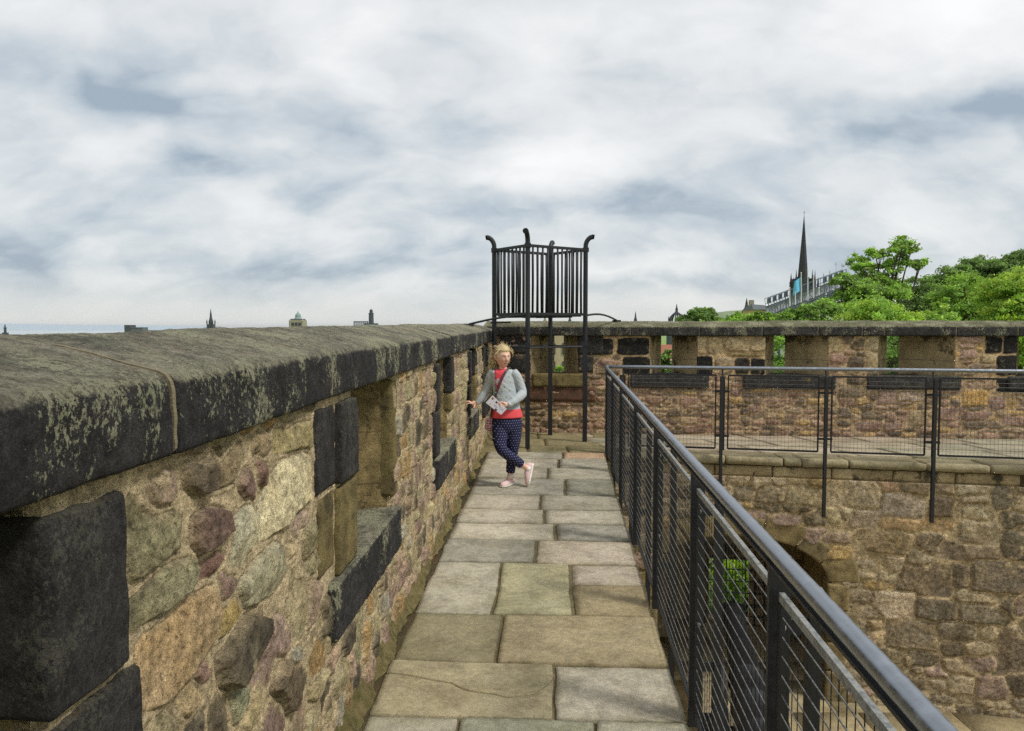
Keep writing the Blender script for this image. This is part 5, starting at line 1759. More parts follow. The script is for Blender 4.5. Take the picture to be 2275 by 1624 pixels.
# the scaffold grandstand climbing to the right
Y = 165.0
M_ALU = plain('scaffold_steel', lin(92, 100, 108), .5, metal=.3, var=.2, vscale=1)
M_PANEL = plain('dark_hoarding', lin(58, 70, 84), .7, var=.2, vscale=1)
M_CLAD = plain('stand_cladding', lin(205, 210, 214), .7, var=.15, vscale=.8)
L0, L1 = at(1705.6, 663, Y), at(1880, 598, Y + 3)
A0, A1 = at(1711, 702, Y), at(1880, 636, Y + 3)
t = thing('grandstand', (float(L0[0]), Y, -18), 'temporary scaffold grandstand with a lattice truss climbing behind the trees', 'grandstand')
N = 14
tp = [L0 + (L1 - L0) * (i / N) ** 1.0 for i in range(N + 1)]
bt = [A0 + (A1 - A0) * (i / N) ** 1.0 for i in range(N + 1)]
Vv = lambda p, dy=0.0, dz=0.0: (p[0], p[1] + dy, p[2] + dz)
for dy in (0, 2.0):
    for i in range(N):
        for fr_, w in ((.0, .12), (.30, .07), (.48, .26), (1.0, .20)):
            a = tp[i] + (bt[i] - tp[i]) * fr_; b_ = tp[i + 1] + (bt[i + 1] - tp[i + 1]) * fr_
            if i == 0:
                M = MB()
                e_ = tp[N] + (bt[N] - tp[N]) * fr_
                M.bar(Vv(a, dy), Vv(e_, dy), w); M.build('chord', M_ALU, t)
        a = tp[i] + (bt[i] - tp[i]) * .5; b_ = bt[i + 1]
        if dy == 0:
            M = MB()
            (p_, q_) = (a, bt[i + 1]) if i % 2 else (bt[i], tp[i + 1] + (bt[i + 1] - tp[i + 1]) * .5)
            M.bar(Vv(p_, dy), Vv(q_, dy), .10); M.build('brace', M_ALU, t)
    for i in range(N + 1):
        M = MB(); M.bar(Vv(tp[i], dy), Vv(bt[i], dy), .15 if dy == 0 else .08); M.build('strut', M_ALU, t)
for i in range(N):
    a, b_ = tp[i], tp[i + 1]
    M = MB()
    h = 1.25
    a2_, b2_ = a + (b_ - a) * .18, a + (b_ - a) * .86
    M.hexa([Vv(a2_, 1.0, -h), Vv(b2_, 1.0, -h), Vv(b2_, 1.1, -h), Vv(a2_, 1.1, -h), Vv(a2_, 1.0, -.1), Vv(b2_, 1.0, -.1), Vv(b2_, 1.1, -.1), Vv(a2_, 1.1, -.1)])
    if i % 5 != 4:
        M.build('hoarding', M_PANEL, t)
    a, b_ = tp[i] + (bt[i] - tp[i]) * .52, tp[i + 1] + (bt[i + 1] - tp[i + 1]) * .52
    c_, d_ = tp[i] + (bt[i] - tp[i]) * .98, tp[i + 1] + (bt[i + 1] - tp[i + 1]) * .98
    M = MB(); M.hexa([Vv(c_, 2.3), Vv(d_, 2.3), Vv(d_, 2.4), Vv(c_, 2.4), Vv(a, 2.3), Vv(b_, 2.3), Vv(b_, 2.4), Vv(a, 2.4)]); M.build('cladding', M_CLAD, t)
for i in range(0, N + 1, 2):
    M = MB(); M.bar(Vv(bt[i], 1.0), (bt[i][0], Y + 1.0, -20), .4); M.build('support', M_PANEL, t)
M = MB(); M.hexa([Vv(bt[0], 0, -2.6), Vv(bt[N], 0, -2.6), Vv(bt[N], 3, -2.6), Vv(bt[0], 3, -2.6), Vv(bt[0], 0, -.4), Vv(bt[N], 0, -.4), Vv(bt[N], 3, -.4), Vv(bt[0], 3, -.4)])
M.build('under_beam', M_PANEL, t)
# flagpoles on it
M_POLE = plain('white_pole', lin(214, 214, 208), .5)
wh = ['leftmost one', 'the second from its low end', 'the one carrying the flag', 'the tallest, in front of the spire', 'the one right against the spire', 'the sixth from its low end', 'the last before the tree']
pl = [(1754.5, 640, 680), (1767, 650, 677), (1780, 607, 672), (1794.7, 600, 668), (1807.5, 612, 662), (1819.5, 640, 656), (1835, 655, 650), (1852, 644, 645)]
lb = ['thin white flagpole on the grandstand nearest its low end', 'short white flagpole behind the drooping flag', 'white flagpole carrying the pale blue flag', 'tallest white flagpole standing before the black spire', 'white flagpole at the spire edge away from the flag',
      'white flagpole between the spire and its outer pinnacle', 'short white flagpole just beyond the pinnacles', 'short white flagpole nearest the tall tree']
for (u, v0, v1), l_ in zip(pl, lb):
    a, b_ = at(u, v0, Y - .5), at(u, v1, Y - .5)
    o = None
    M = MB(); M.tube([tuple(b_), tuple(a)], [.13, .10], 8)
    M.ball((a[0], a[1], a[2] + .05), .16, 8, 6)
    tag(M.build('flagpole', M_POLE), l_, 'flagpole', 'white flagpoles on the grandstand')
# drooping flag
a = at(1780, 616, Y - .5)
M = MB()
n, m_ = 8, 10
vs, fs = [], []
for dy in (0, .05):
    for i in range(n + 1):
        for j in range(m_ + 1):
            s_, t_ = i / n, j / m_
            vs.append((a[0] - .1 - 1.35 * s_ * (1 - .15 * t_) - .5 * t_ * s_, a[1] + dy + .15 * math.sin(6 * s_ + 2 * t_), a[2] - 2.9 * t_ * (1 - .1 * s_) - 1.5 * s_ * (.6 + .4 * t_)))
N_ = (n + 1) * (m_ + 1)
for L_ in (0, N_):
    for i in range(n):
        for j in range(m_):
            q_ = (L_ + i * (m_ + 1) + j, L_ + (i + 1) * (m_ + 1) + j, L_ + (i + 1) * (m_ + 1) + j + 1, L_ + i * (m_ + 1) + j + 1)
            fs.append(q_ if L_ else q_[::-1])
M.add(vs, fs)
tag(M.build('flag', plain('blue_flag', lin(104, 186, 224), .7), smooth=True), 'pale blue flag drooping from a pole before the black spire', 'flag')
# faint far masts beyond the trees
mast_l = ['thin grey mast nearest the spire', 'second thin grey mast from the spire', 'thin grey mast midway between the spire and the tall tree', 'fourth thin grey mast from the spire', 'fifth thin grey mast from the spire', 'thin grey mast nearest the tall tree, the tallest']
for i, (u, v0) in enumerate(((1849, 604), (1866, 598), (1881, 583), (1902, 585), (1921, 570), (1940, 556))):
    u = 1830 + (1898 - 1830) * i / 5
    v0 = [606, 600, 582, 584, 566, 555][i]
    a, b_ = at(u, v0, 190), at(u, 650, 190)
    M = MB(); M.tube([tuple(b_), tuple(a)], [.07, .05], 6)
    M.box((a[0], a[1], a[2] - .6), (.22, .22, .5))
    tag(M.build('mast', plain('pale_grey_mast', lin(176, 182, 186), .6)), mast_l[i], 'mast', 'faint masts above the grandstand')

# houses seen through the slots
t = thing('brick_house', tuple(at(1479, 900, 120)), 'pinkish brick house with a white gable seen through a parapet slot', 'house')
p = at(1479, 700, 120)
M_BRK = plain('pink_render', lin(190, 150, 128), .9, var=.2, vscale=2)
M = MB(); M.box((p[0], 124, -14), (7, 8, 19)); M.build('wall', M_BRK, t)
M = MB(); M.hexa([(p[0] - 3.8, 119.6, -4.5), (p[0] + 3.8, 119.6, -4.5), (p[0] + 3.8, 128.4, -4.5), (p[0] - 3.8, 128.4, -4.5), (p[0] - 3.6, 123.5, -1.4), (p[0] + 3.6, 123.5, -1.4), (p[0] + 3.6, 124.5, -1.4), (p[0] - 3.6, 124.5, -1.4)]); M.build('roof', plain('red_roof', lin(150, 96, 76), .9, var=.2, vscale=3), t)
g_ = MB(); x0 = p[0] + .9
g_.add([(x0 - 1.3, 119.3, -8.5), (x0 + 1.3, 119.3, -8.5), (x0 + 1.3, 119.3, -5.6), (x0, 119.3, -3.6), (x0 - 1.3, 119.3, -5.6), (x0 - 1.3, 119.6, -8.5), (x0 + 1.3, 119.6, -8.5), (x0 + 1.3, 119.6, -5.6), (x0, 119.6, -3.6), (x0 - 1.3, 119.6, -5.6)],
       [(0, 1, 2, 3, 4), (9, 8, 7, 6, 5), (0, 5, 6, 1), (1, 6, 7, 2), (2, 7, 8, 3), (3, 8, 9, 4), (4, 9, 5, 0)])
g_.build('gable', plain('white_render', lin(214, 212, 205), .9), t)
for j in (-1.6, 1.2):
    M = MB(); M.box((p[0] + j, 119.9, -7.6), (.9, .15, 1.3)); M.build('window', M_FARD, t)
p = at(1242, 700, 85)
t = thing('tenement', (p[0], 88, -25), 'pale stone town building with tall windows seen through the slot behind the basket', 'building')
M = MB(); M.box((p[0], 89, -11.5), (9, 8, 26.6)); M.build('wall', plain('tenement_stone', lin(178, 162, 132), .9, var=.25, vscale=2), t)
M = MB(); M.hexa([(p[0] - 4.8, 84.7, 1.6), (p[0] + 4.8, 84.7, 1.6), (p[0] + 4.8, 93.3, 1.6), (p[0] - 4.8, 93.3, 1.6), (p[0] - 4.4, 88, 1.9), (p[0] + 4.4, 88, 1.9), (p[0] + 4.4, 90, 1.9), (p[0] - 4.4, 90, 1.9)]); M.build('roof', M_FAR, t)
for i in range(6):
    for j in range(5):
        M = MB(); M.box((p[0] - 3.4 + 1.36 * i, 84.95, -.9 - 2.1 * j), (.55, .12, 1.25)); M.build('window', M_FARD, t)

# ------------------------------------------------------------------ trees
def crown_mesh(name, blobs, n, leaf, cols, seed):
    """leaf clumps gathered in many small boughs: real leaves, real gaps. blobs: (x, y, z, rx, ry, rz)"""
    rs = np.random.RandomState(seed)
    vol = np.array([(b[3] * b[4] * b[5]) ** .67 for b in blobs]); pr_ = vol / vol.sum()
    nb_ = len(blobs)
    cs, cc = [], []
    ncl = max(10, n // 46)
    ids = rs.choice(nb_, ncl, p=pr_)
    d = rs.normal(size=(ncl, 3)); d /= np.linalg.norm(d, axis=1, keepdims=True)
    d[:, 2] = np.where(d[:, 2] < -.35, -d[:, 2] * .6, d[:, 2])
    rad = rs.uniform(.55, 1.0, (ncl, 1)) ** .6
    B_ = np.array(blobs)
    cen_ = B_[ids, :3] + d * B_[ids, 3:] * rad
    csz = B_[ids, 3:].min(1) * rs.uniform(.16, .40, ncl)
    ccol = np.array(cols)[rs.randint(0, len(cols), ncl)] * rs.uniform(.7, 1.25, (ncl, 1))
    per = n // ncl
    k = np.repeat(np.arange(ncl), per)
    off = rs.normal(size=(len(k), 3)) * np.array([1, 1, .55]) * csz[k][:, None] * .75
    c_ = cen_[k] + off
    col_ = ccol[k] * rs.uniform(.75, 1.25, (len(k), 1))
    nrm = d[k] * .5 + rs.normal(size=(len(k), 3)) * .7 + np.array([0, 0, .5])
    nrm /= np.linalg.norm(nrm, axis=1, keepdims=True)
    t1 = np.cross(nrm, rs.normal(size=nrm.shape)); t1 /= np.linalg.norm(t1, axis=1, keepdims=True)
    t2 = np.cross(nrm, t1)
    sz = leaf * rs.uniform(.6, 1.3, (len(k), 1))
    v = np.stack([c_ - t1 * sz * .6, c_ - t2 * sz * .38 + nrm * sz * .12, c_ + t1 * sz * .7, c_ + t2 * sz * .38 + nrm * sz * .12], 1).reshape(-1, 3)
    f = np.arange(len(v)).reshape(-1, 4)
    return mk_mesh(name, v, f, np.repeat(col_, 4, axis=0), smooth=False)

G_DK = [lin(76, 116, 56), lin(92, 134, 62), lin(102, 146, 62)]
G_MD = [lin(98, 142, 54), lin(116, 160, 58), lin(84, 126, 50)]
G_LT = [lin(134, 180, 56), lin(152, 196, 62), lin(116, 164, 54), lin(172, 202, 80)]
G_YL = [lin(168, 198, 54), lin(188, 212, 62), lin(146, 186, 52), lin(124, 168, 50)]

def tree(u, vt, Y, wu, hv, cols, label, n_, leaf=None, seed=1, trunk=.35, group=None, blobs=None, bough=None, name='broadleaf_tree'):
    """a tree whose crown spans wu x hv frame units round (u, vt = top) at distance Y"""
    n = int(n_ * 1.7)
    cols = [tuple(min(.8, c * .95 * .84 + .02 + m_ * .16) for c, m_ in zip(q_, (.60, .66, .26))) for q_ in cols]
    k = px(Y); rs = np.random.RandomState(seed)
    top = at(u, vt, Y); W, H = wu * k, hv * k
    zg = float(land(np.array(top[0]), np.array(Y)))
    t = thing(name, (top[0], Y, zg), label, 'tree', group)
    cx, cz = top[0], top[2] - H / 2
    bl = blobs
    if bl is None:
        bl = []
        for i in range(bough or 16):
            a, b_ = rs.uniform(0, 2 * math.pi), rs.uniform(-1, 1)
            q = math.sqrt(1 - b_ * b_ * .8)
            f_ = rs.uniform(.35, .74)
            R = min(W, H) * rs.uniform(.15, .27)
            bl.append((cx + W / 2 * q * f_ * math.cos(a), Y + W / 2 * q * f_ * math.sin(a) * .9, cz + (H / 2 - R * .8) * b_, R * 1.15, R * 1.15, R * .8))
        bl.append((cx, Y, cz, W * .3, W * .3, H * .33))
    else:
        bl = [(at(bu, bv, Y)[0], Y + by, at(bu, bv, Y)[2], br * k * 1.08, br * k, br * k * .84) for bu, bv, by, br in blobs]
    obj('crown', crown_mesh('crown', bl, n, leaf or max(.09, Y * .0031), cols, seed), M_LEAF, t)
    M = MB()
    M.tube([(cx, Y, zg - .3), (cx + .1, Y, zg + (cz - zg) * .5), (cx, Y, cz)], [trunk, trunk * .8, trunk * .5], 9)
    for i, b_ in enumerate(bl[:14]):
        st_ = Vector((cx, Y, zg + (cz - zg) * rs.uniform(.45, 1.0)))
        en = Vector(b_[:3])
        mid = st_.lerp(en, .5) + Vector((rs.uniform(-.2, .2), 0, -.05 * (en - st_).length))
        M.tube([st_, mid, en], [trunk * .34, trunk * .22, trunk * .08], 6)
        for _ in range(2):
            e2 = en + Vector((rs.uniform(-1, 1), rs.uniform(-1, 1), rs.uniform(.1, .9))) * b_[3] * .8
            M.tube([mid.lerp(en, .6), e2], [trunk * .12, trunk * .04], 5)
    M.build('trunk', M_BARK, t)
    return t

tree(1975, 528, 60, 200, 190, G_LT[:3] + [lin(120, 148, 70)], 'tallest open crowned tree with layered boughs and visible limbs, against the sky', 8500, seed=2, trunk=.42,
     blobs=[(2005, 548, 0, 26), (2035, 562, 1, 20), (1980, 566, -1, 20), (2045, 590, 0, 20), (2012, 585, 1, 24), (1975, 600, 0, 24), (1945, 566, 0, 22), (1920, 580, 1, 22), (1905, 598, -1, 20), (1950, 596, 1, 20), (1960, 630, 0, 26), (2000, 625, 2, 24), (1925, 625, 0, 28), (1895, 636, 0, 26), (1935, 655, -1, 30), (1985, 660, 0, 32), (2025, 640, 2, 22)])
tree(1885, 612, 52, 110, 110, G_MD + G_LT[:2], 'soft mid green tree screening the high end of the grandstand', 9000, seed=3,
     blobs=[(1870, 628, 0, 22), (1895, 624, 1, 24), (1915, 640, 0, 24), (1900, 655, -1, 28), (1875, 660, 0, 22), (1925, 670, 0, 30), (1890, 690, 0, 36)])
tree(1800, 676, 40, 150, 150, G_LT[:3] + G_MD[:2], 'bright green bushy tree below the truss of the grandstand', 9000, seed=4,
     blobs=[(1760, 705, 0, 24), (1795, 698, 0, 26), (1825, 690, 0, 28), (1850, 684, 1, 28), (1870, 700, 0, 34), (1740, 722, 0, 24), (1800, 740, 0, 44), (1850, 750, 0, 44), (1740, 770, 0, 40), (1730, 820, 0, 40)])
tree(1955, 648, 30, 170, 170, G_LT + G_YL[:2], 'light green tree with yellowish shoots just above the end parapet', 14000, seed=5, bough=26)
tree(2070, 662, 32, 120, 150, G_LT, 'small light green tree with pale tips between two darker crowns', 9000, seed=6, bough=18)
tree(2050, 605, 66, 130, 160, G_DK, 'dark green tree standing behind the tall open crowned one', 9000, seed=7, bough=22)
tree(2130, 625, 50, 120, 150, G_MD, 'mid green tree before the dark wooded slope', 9000, seed=8, bough=20)
tree(2170, 596, 36, 160, 190, G_LT[:3] + G_MD[1:2], 'broad light green tree with shaded gaps before the wooded slope', 15000, seed=9, bough=28)
tree(2262, 588, 27, 190, 260, G_YL + G_LT[:1], 'bright yellow green tree, the nearest and brightest on the slope', 17000, seed=10, bough=28)
tree(2120, 585, 84, 120, 120, G_DK + G_MD[:1], 'dark tree low on the ridge of the wooded slope', 7000, seed=11, bough=20)
tree(2185, 566, 88, 120, 120, G_DK + G_MD[:1], 'dark rounded tree midway up the ridge of the wooded slope', 7000, seed=12, bough=20)
tree(2082, 603, 84, 110, 110, G_DK + G_MD[:2], 'dark tree where the wooded ridge first rises beside the tall open tree', 7000, seed=36, bough=20)
tree(2245, 548, 90, 110, 120, G_DK + G_MD[:1], 'dark pointed tree at the top of the wooded ridge', 7000, seed=13, bough=20)
tree(2320, 545, 80, 150, 200, G_DK, 'dark tree at the edge of the picture on the ridge', 7000, seed=14, bough=16)
tree(2215, 640, 60, 120, 150, G_DK, 'shadowy dark tree between the yellow green and the light green trees', 7000, seed=15, bough=16)
tree(2015, 690, 26, 240, 260, G_DK + G_MD, 'low dark leafy tree filling the gap behind the coping', 9000, seed=26, bough=20)
tree(1560, 682, 72, 92, 80, G_DK + G_MD[:2], 'dark green domed tree rising beside the crown steeple', 8000, seed=16, bough=22)
tree(1605, 700, 62, 80, 60, G_MD, 'low mid green tree beside the dark domed one', 4000, seed=17, bough=14)
tree(1640, 690, 56, 90, 90, G_LT[:3] + G_MD[:1], 'light green tree below the roof turret', 6000, seed=18, bough=18)
tree(1688, 690, 54, 80, 90, G_LT[:2] + G_MD[:2], 'mid green tree against the low end of the grandstand', 6000, seed=19, bough=18)
tree(1480, 770, 48, 60, 130, G_MD, 'green tree seen through the slot below the pink house', 4000, seed=20, bough=10)
tree(1244, 812, 40, 60, 80, G_LT, 'bright green bush seen through the slot behind the basket', 3000, seed=21, bough=8, trunk=.1)
def shrub(x, y, r, cols, label, seed, n=5000):
    zg = float(land(np.array(x), np.array(y)))
    t = thing('shrub', (x, y, zg), label, 'shrub', 'shrubs growing outside the end parapet')
    rs = np.random.RandomState(seed)
    bl = [(x + rs.uniform(-.6, .6) * r, y + rs.uniform(-.6, .6) * r, zg + r * rs.uniform(.4, 1.2), r * .5, r * .5, r * .4) for _ in range(10)]
    obj('foliage', crown_mesh('foliage', bl, n, .11, cols, seed), M_LEAF, t)
    M = MB()
    for b_ in bl[:6]:
        M.tube([(x, y, zg - .1), b_[:3]], [.05, .02], 5)
    M.build('stem', M_BARK, t)
shrub(4.55, 14.5, 1.5, G_YL, 'sunlit green shrub behind the narrow slot over the railing post', 31)
shrub(6.1, 15.5, 1.6, G_LT + G_YL[:1], 'bright shrub with dark stems behind the widest parapet slot', 32)
shrub(9.0, 15.0, 1.6, G_LT, 'green shrub behind the slot at the edge of the picture', 33)
shrub(3.25, 15.5, 1.25, G_YL, 'bright green shrub outside the gun port', 34)
shrub(4.6, 18.5, 2.2, G_LT, 'light green shrub growing further down the bank', 35)
# ------------------------------------------------------------------ the girl
GX = at(1123.6, 1000, 7.2)[0]
GY, GZ = 7.2, gz(7.2)
def g(cx, cy, dy=0.0):
    return Vector((GX + (cx - 500) / 1060, GY + dy, GZ + (1562 - cy) / 1060))

def loft(secs, n=20, cap=True):
    """secs: (centre, rx, ry, yaw or None). Rings face along the path, or lie flat when yaw is given"""
    vs, fs = [], []
    P = [s_[0] for s_ in secs]
    for i, (c, rx, ry, yaw) in enumerate(secs):
        if yaw is not None:
            a, b = Vector((math.cos(yaw), math.sin(yaw), 0)), Vector((-math.sin(yaw), math.cos(yaw), 0))
        else:
            d = (P[min(i + 1, len(P) - 1)] - P[max(i - 1, 0)]).normalized()
            ref = Vector((0, 1, 0)) if abs(d.y) < .9 else Vector((0, 0, 1))
            a = d.cross(ref).normalized(); b = a.cross(d).normalized()
        for k in range(n):
            t = 2 * math.pi * k / n
            vs.append(c + a * (rx * math.cos(t)) + b * (ry * math.sin(t)))
    for i in range(len(secs) - 1):
        for k in range(n):
            fs.append((i * n + k, i * n + (k + 1) % n, (i + 1) * n + (k + 1) % n, (i + 1) * n + k))
    if cap:
        for i, e in ((0, -1), (len(secs) - 1, 1)):
            c = secs[i][0]; j = len(vs)
            d = (P[i] - P[i - e]).normalized() * min(secs[i][1], secs[i][2]) * .45
            vs.append(c + d)
            for k in range(n):
                t_ = (i * n + (k + 1) % n, i * n + k, j)
                fs.append(t_ if e < 0 else t_[::-1])
    return vs, fs

def resample(secs, m=4):
    """smooth (Catmull-Rom) the path of sections"""
    out = []
    n = len(secs)
    for i in range(n - 1):
        p0, p1, p2, p3 = secs[max(i - 1, 0)], secs[i], secs[i + 1], secs[min(i + 2, n - 1)]
        for k in range(m):
            t = k / m
            def cr(a, b, c, d):
                return 0.5 * ((2 * b) + (c - a) * t + (2 * a - 5 * b + 4 * c - d) * t * t + (3 * b - a - 3 * c + d) * t ** 3)
            out.append((cr(p0[0], p1[0], p2[0], p3[0]), cr(p0[1], p1[1], p2[1], p3[1]), cr(p0[2], p1[2], p2[2], p3[2]), p1[3] if p1[3] is None else p1[3] + (p2[3] - p1[3]) * t))
    out.append(secs[-1])
    return out

def fuse(name, lofts, voxel, smooth_it=3):
    """melt closed shapes into one continuous skin"""
    M = MB()
    for v, f in lofts:
        M.add(v, f)
    me = mk_mesh(name + '_raw', M.v, M.f)
    o = bpy.data.objects.new(name + '_raw', me)
    COL.objects.link(o)
    r = o.modifiers.new('r', 'REMESH'); r.mode = 'VOXEL'; r.voxel_size = voxel; r.use_smooth_shade = True
    sm = o.modifiers.new('s', 'SMOOTH'); sm.factor = .5; sm.iterations = smooth_it
    dg = bpy.context.evaluated_depsgraph_get(); dg.update()
    m2 = bpy.data.meshes.new_from_object(o.evaluated_get(dg))
    bpy.data.objects.remove(o)
    n = len(m2.vertices)
    co = np.empty(n * 3, np.float32); m2.vertices.foreach_get('co', co)
    fs = np.array([tuple(p.vertices) if len(p.vertices) == 4 else tuple(p.vertices) + (p.vertices[0],) for p in m2.polygons])
    return m2, co.reshape(-1, 3)

def paint(me, cols):
    for a_ in list(me.color_attributes):
        me.color_attributes.remove(a_)
    c = np.ones((len(cols), 4), np.float32); c[:, :3] = cols
    a_ = me.color_attributes.new('Col', 'FLOAT_COLOR', 'POINT')
    a_.data.foreach_set('color', c.ravel())
    me.polygons.foreach_set('use_smooth', np.ones(len(me.polygons), dtype=bool))

girl = thing('person', (GX, GY, GZ), 'fair haired girl in grey cardigan and dotted navy trousers leaning one hand on the wall', 'person')
YW = math.radians(18)
wallx = lambda y: -0.79 + 0.04527 * y

# head
HC = g(468, 222, -.015)
hy = math.radians(26)
Hf = Vector((math.sin(hy), -math.cos(hy), -.10)).normalized()
Hr = Vector((math.cos(hy), math.sin(hy), .04)).normalized()
Hu = Hr.cross(Hf).normalized()
if Hu.z < 0: Hu = -Hu
def head():
    n, m = 56, 44
    vs, fs = [], []
    for j in range(m + 1):
        th = math.pi * j / m
        for k in range(n):
            ph = 2 * math.pi * k / n
            a, b, c = math.sin(th) * math.cos(ph), math.sin(th) * math.sin(ph), math.cos(th)
            x, y, z = a * .071, b * .090, c * .112
            if c < 0:
                x *= 1 - .34 * abs(c) ** 1.3
                if b < 0: y *= 1 - .45 * abs(c) ** .8
                else: y *= 1 - .12 * abs(c)
            gs = lambda aa, cc, sa, sc: math.exp(-((a - aa) / sa) ** 2 - ((c - cc) / sc) ** 2) if b > 0 else 0
            y += .020 * gs(0, -.16, .13, .13) + .009 * gs(0, .02, .10, .18) - .008 * gs(.33, .07, .16, .11) - .008 * gs(-.33, .07, .16, .11)
            y += .005 * gs(.3, .24, .3, .08) + .005 * gs(-.3, .24, .3, .08) + .006 * gs(0, -.46, .22, .06) + .004 * gs(0, -.58, .22, .05) + .008 * gs(0, -.82, .3, .15)
            y += .004 * gs(.45, -.25, .2, .2) + .004 * gs(-.45, -.25, .2, .2)
            vs.append(HC + Hr * x + Hf * y + Hu * z)
    for j in range(m):
        for k in range(n):
            fs.append((j * n + k, (j + 1) * n + k, (j + 1) * n + (k + 1) % n, j * n + (k + 1) % n))
    return vs, fs
def ear(sg):
    c = HC + Hr * (sg * .073) - Hf * .004 + Hu * (-.006)
    return loft([(c - Hu * .022, .005, .007, None), (c - Hu * .008 + Hr * sg * .004, .007, .012, None), (c + Hu * .012 + Hr * sg * .007, .007, .014, None), (c + Hu * .024 + Hr * sg * .004, .004, .008, None)], 10)

def limb(pts, n=16, m=4):
    return loft(resample([(p, r, r2, None) for p, r, r2 in pts], m), n)

def finger(p, q, r_, w0=.0068, w1=.0048):
    return limb([(p, w0, w0), (q, w0 * .95, w0 * .95), (r_, w1, w1)], 8, 3)

L = [head(), ear(-1), ear(1)]
L.append(limb([(g(470, 350, .0), .045, .042), (g(468, 318, -.005), .034, .034), (g(468, 285, -.002), .034, .036), (g(468, 250, .01), .034, .036)]))
L.append(loft([(g(468, 352), .06, .045, YW), (g(470, 385), .11, .062, YW), (g(482, 500), .105, .07, YW), (g(505, 700), .11, .075, YW), (g(514, 850), .13, .085, YW), (g(515, 920), .12, .085, YW)]))
# her hand on the wall
wr = g(196, 706, -.01)
L.append(limb([(g(360, 380), .036, .036), (g(330, 470, .01), .034, .034), (g(300, 560, .02), .031, .031), (g(245, 645, .005), .027, .027), (wr, .020, .017)]))
pal = g(165, 705, -.01)
L.append(limb([(wr, .020, .016), (g(180, 705, -.01), .026, .013), (pal, .028, .012), (g(152, 704, -.01), .024, .010)]))
tipx = wallx(7.2) + .012
for i, (dy_, cz_) in enumerate(((-.050, 742), (-.036, 716), (-.014, 690), (.010, 684), (.030, 690))):
    if i == 0:
        L.append(finger(g(182, 716, -.03), g(176, 734, -.045), g(168, 748, -.052), .008, .006))
    else:
        e = g(0, cz_, dy_); e.x = tipx + .004 * (i % 2)
        b0 = g(158, 704, -.026 + .014 * (i - 1))
        md = b0.lerp(e, .55) + Vector((0, 0, .010))
        L.append(finger(b0, md, e))
# her other arm, forearm across the body
wr2 = g(520, 700, -.155)
L.append(limb([(g(585, 390), .036, .036), (g(640, 490, .01), .034, .034), (g(672, 590, .0), .031, .031), (g(600, 655, -.10), .027, .027), (wr2, .019, .019)]))
L.append(limb([(wr2, .019, .016), (g(495, 700, -.165), .026, .016), (g(470, 700, -.172), .027, .015), (g(452, 702, -.172), .022, .012)]))
for i in range(4):
    z_ = 682 + 15 * i
    L.append(finger(g(470, z_, -.180), g(438 + 3 * i, z_ - 3, -.192), g(428 + 5 * i, z_ + 4, -.176)))
L.append(finger(g(500, 690, -.178), g(470, 672, -.188), g(446, 668, -.184), .008, .0065))
# legs and feet under the clothes
FRL = [(g(450, 890, .0), .088, .090), (g(446, 1000, -.04), .080, .080), (g(447, 1130, -.10), .060, .062), (g(500, 1205, -.10), .053, .055), (g(590, 1275, -.075), .049, .050), (g(662, 1332, -.045), .045, .046)]
BKL = [(g(583, 890, .02), .086, .090), (g(580, 1000, .015), .082, .082), (g(572, 1130, .01), .070, .068), (g(564, 1220, .02), .060, .058), (g(558, 1330, .03), .049, .050), (g(549, 1432, .03), .045, .046)]
thin = lambda L_, k: [(p, a * k, b * k) for p, a, b in L_]
L.append(limb(thin(FRL, .72) + [(g(700, 1362, -.03), .025, .025), (g(735, 1385, -.02), .022, .026)]))
L.append(limb(thin(BKL, .72) + [(g(547, 1462, .03), .026, .027), (g(545, 1500, .02), .028, .03)]))
me, co = fuse('skin', L, .0036, 2)
rel = co - np.array(HC)
lx, ly, lz = rel @ np.array(Hr), rel @ np.array(Hf), rel @ np.array(Hu)
skin = np.array(lin(226, 182, 158)); cols = np.tile(skin, (len(co), 1))
def blend(mask, c, k=1.0):
    m_ = np.clip(mask, 0, 1)[:, None] * k
    cols[:] = cols * (1 - m_) + np.array(c) * m_
front = (ly > .03)
for sg in (-1, 1):
    blend(front * np.exp(-((lx - sg * .040) / .016) ** 2 - ((lz + .030) / .018) ** 2), lin(214, 140, 122), .6)
    blend(front * np.exp(-((lx - sg * .027) / .013) ** 4 - ((lz - .026) / .004) ** 4), lin(140, 104, 74), .9)
    blend(front * np.exp(-((lx - sg * .026) / .012) ** 4 - ((lz - .006) / .0055) ** 4), lin(84, 62, 54), .85)
blend(front * np.exp(-(lx / .018) ** 4 - ((lz + .053) / .006) ** 4), lin(176, 92, 88), .9)
blend(front * np.exp(-(lx / .012) ** 4 - ((lz + .030) / .003) ** 4), lin(140, 88, 74), .6)
paint(me, cols)
m, T, b = new_mat('skin')
T.set(b, 'Base Color', T.node('Attribute', attribute_name='Col').outputs['Color'])
b.inputs['Roughness'].default_value = .5
b.inputs['Subsurface Weight'].default_value = .12
b.inputs['Subsurface Radius'].default_value = (.012, .005, .003)
obj('body', me, m, girl)
for sg in (-1, 1):
    M = MB(); M.ball(HC + Hr * (sg * .025) + Hf * .0765 + Hu * .004, .0068, 10, 8, (1.2, 1, .7)); M.build('eye', plain('eye_white', lin(196, 188, 180), .3), girl, smooth=True)

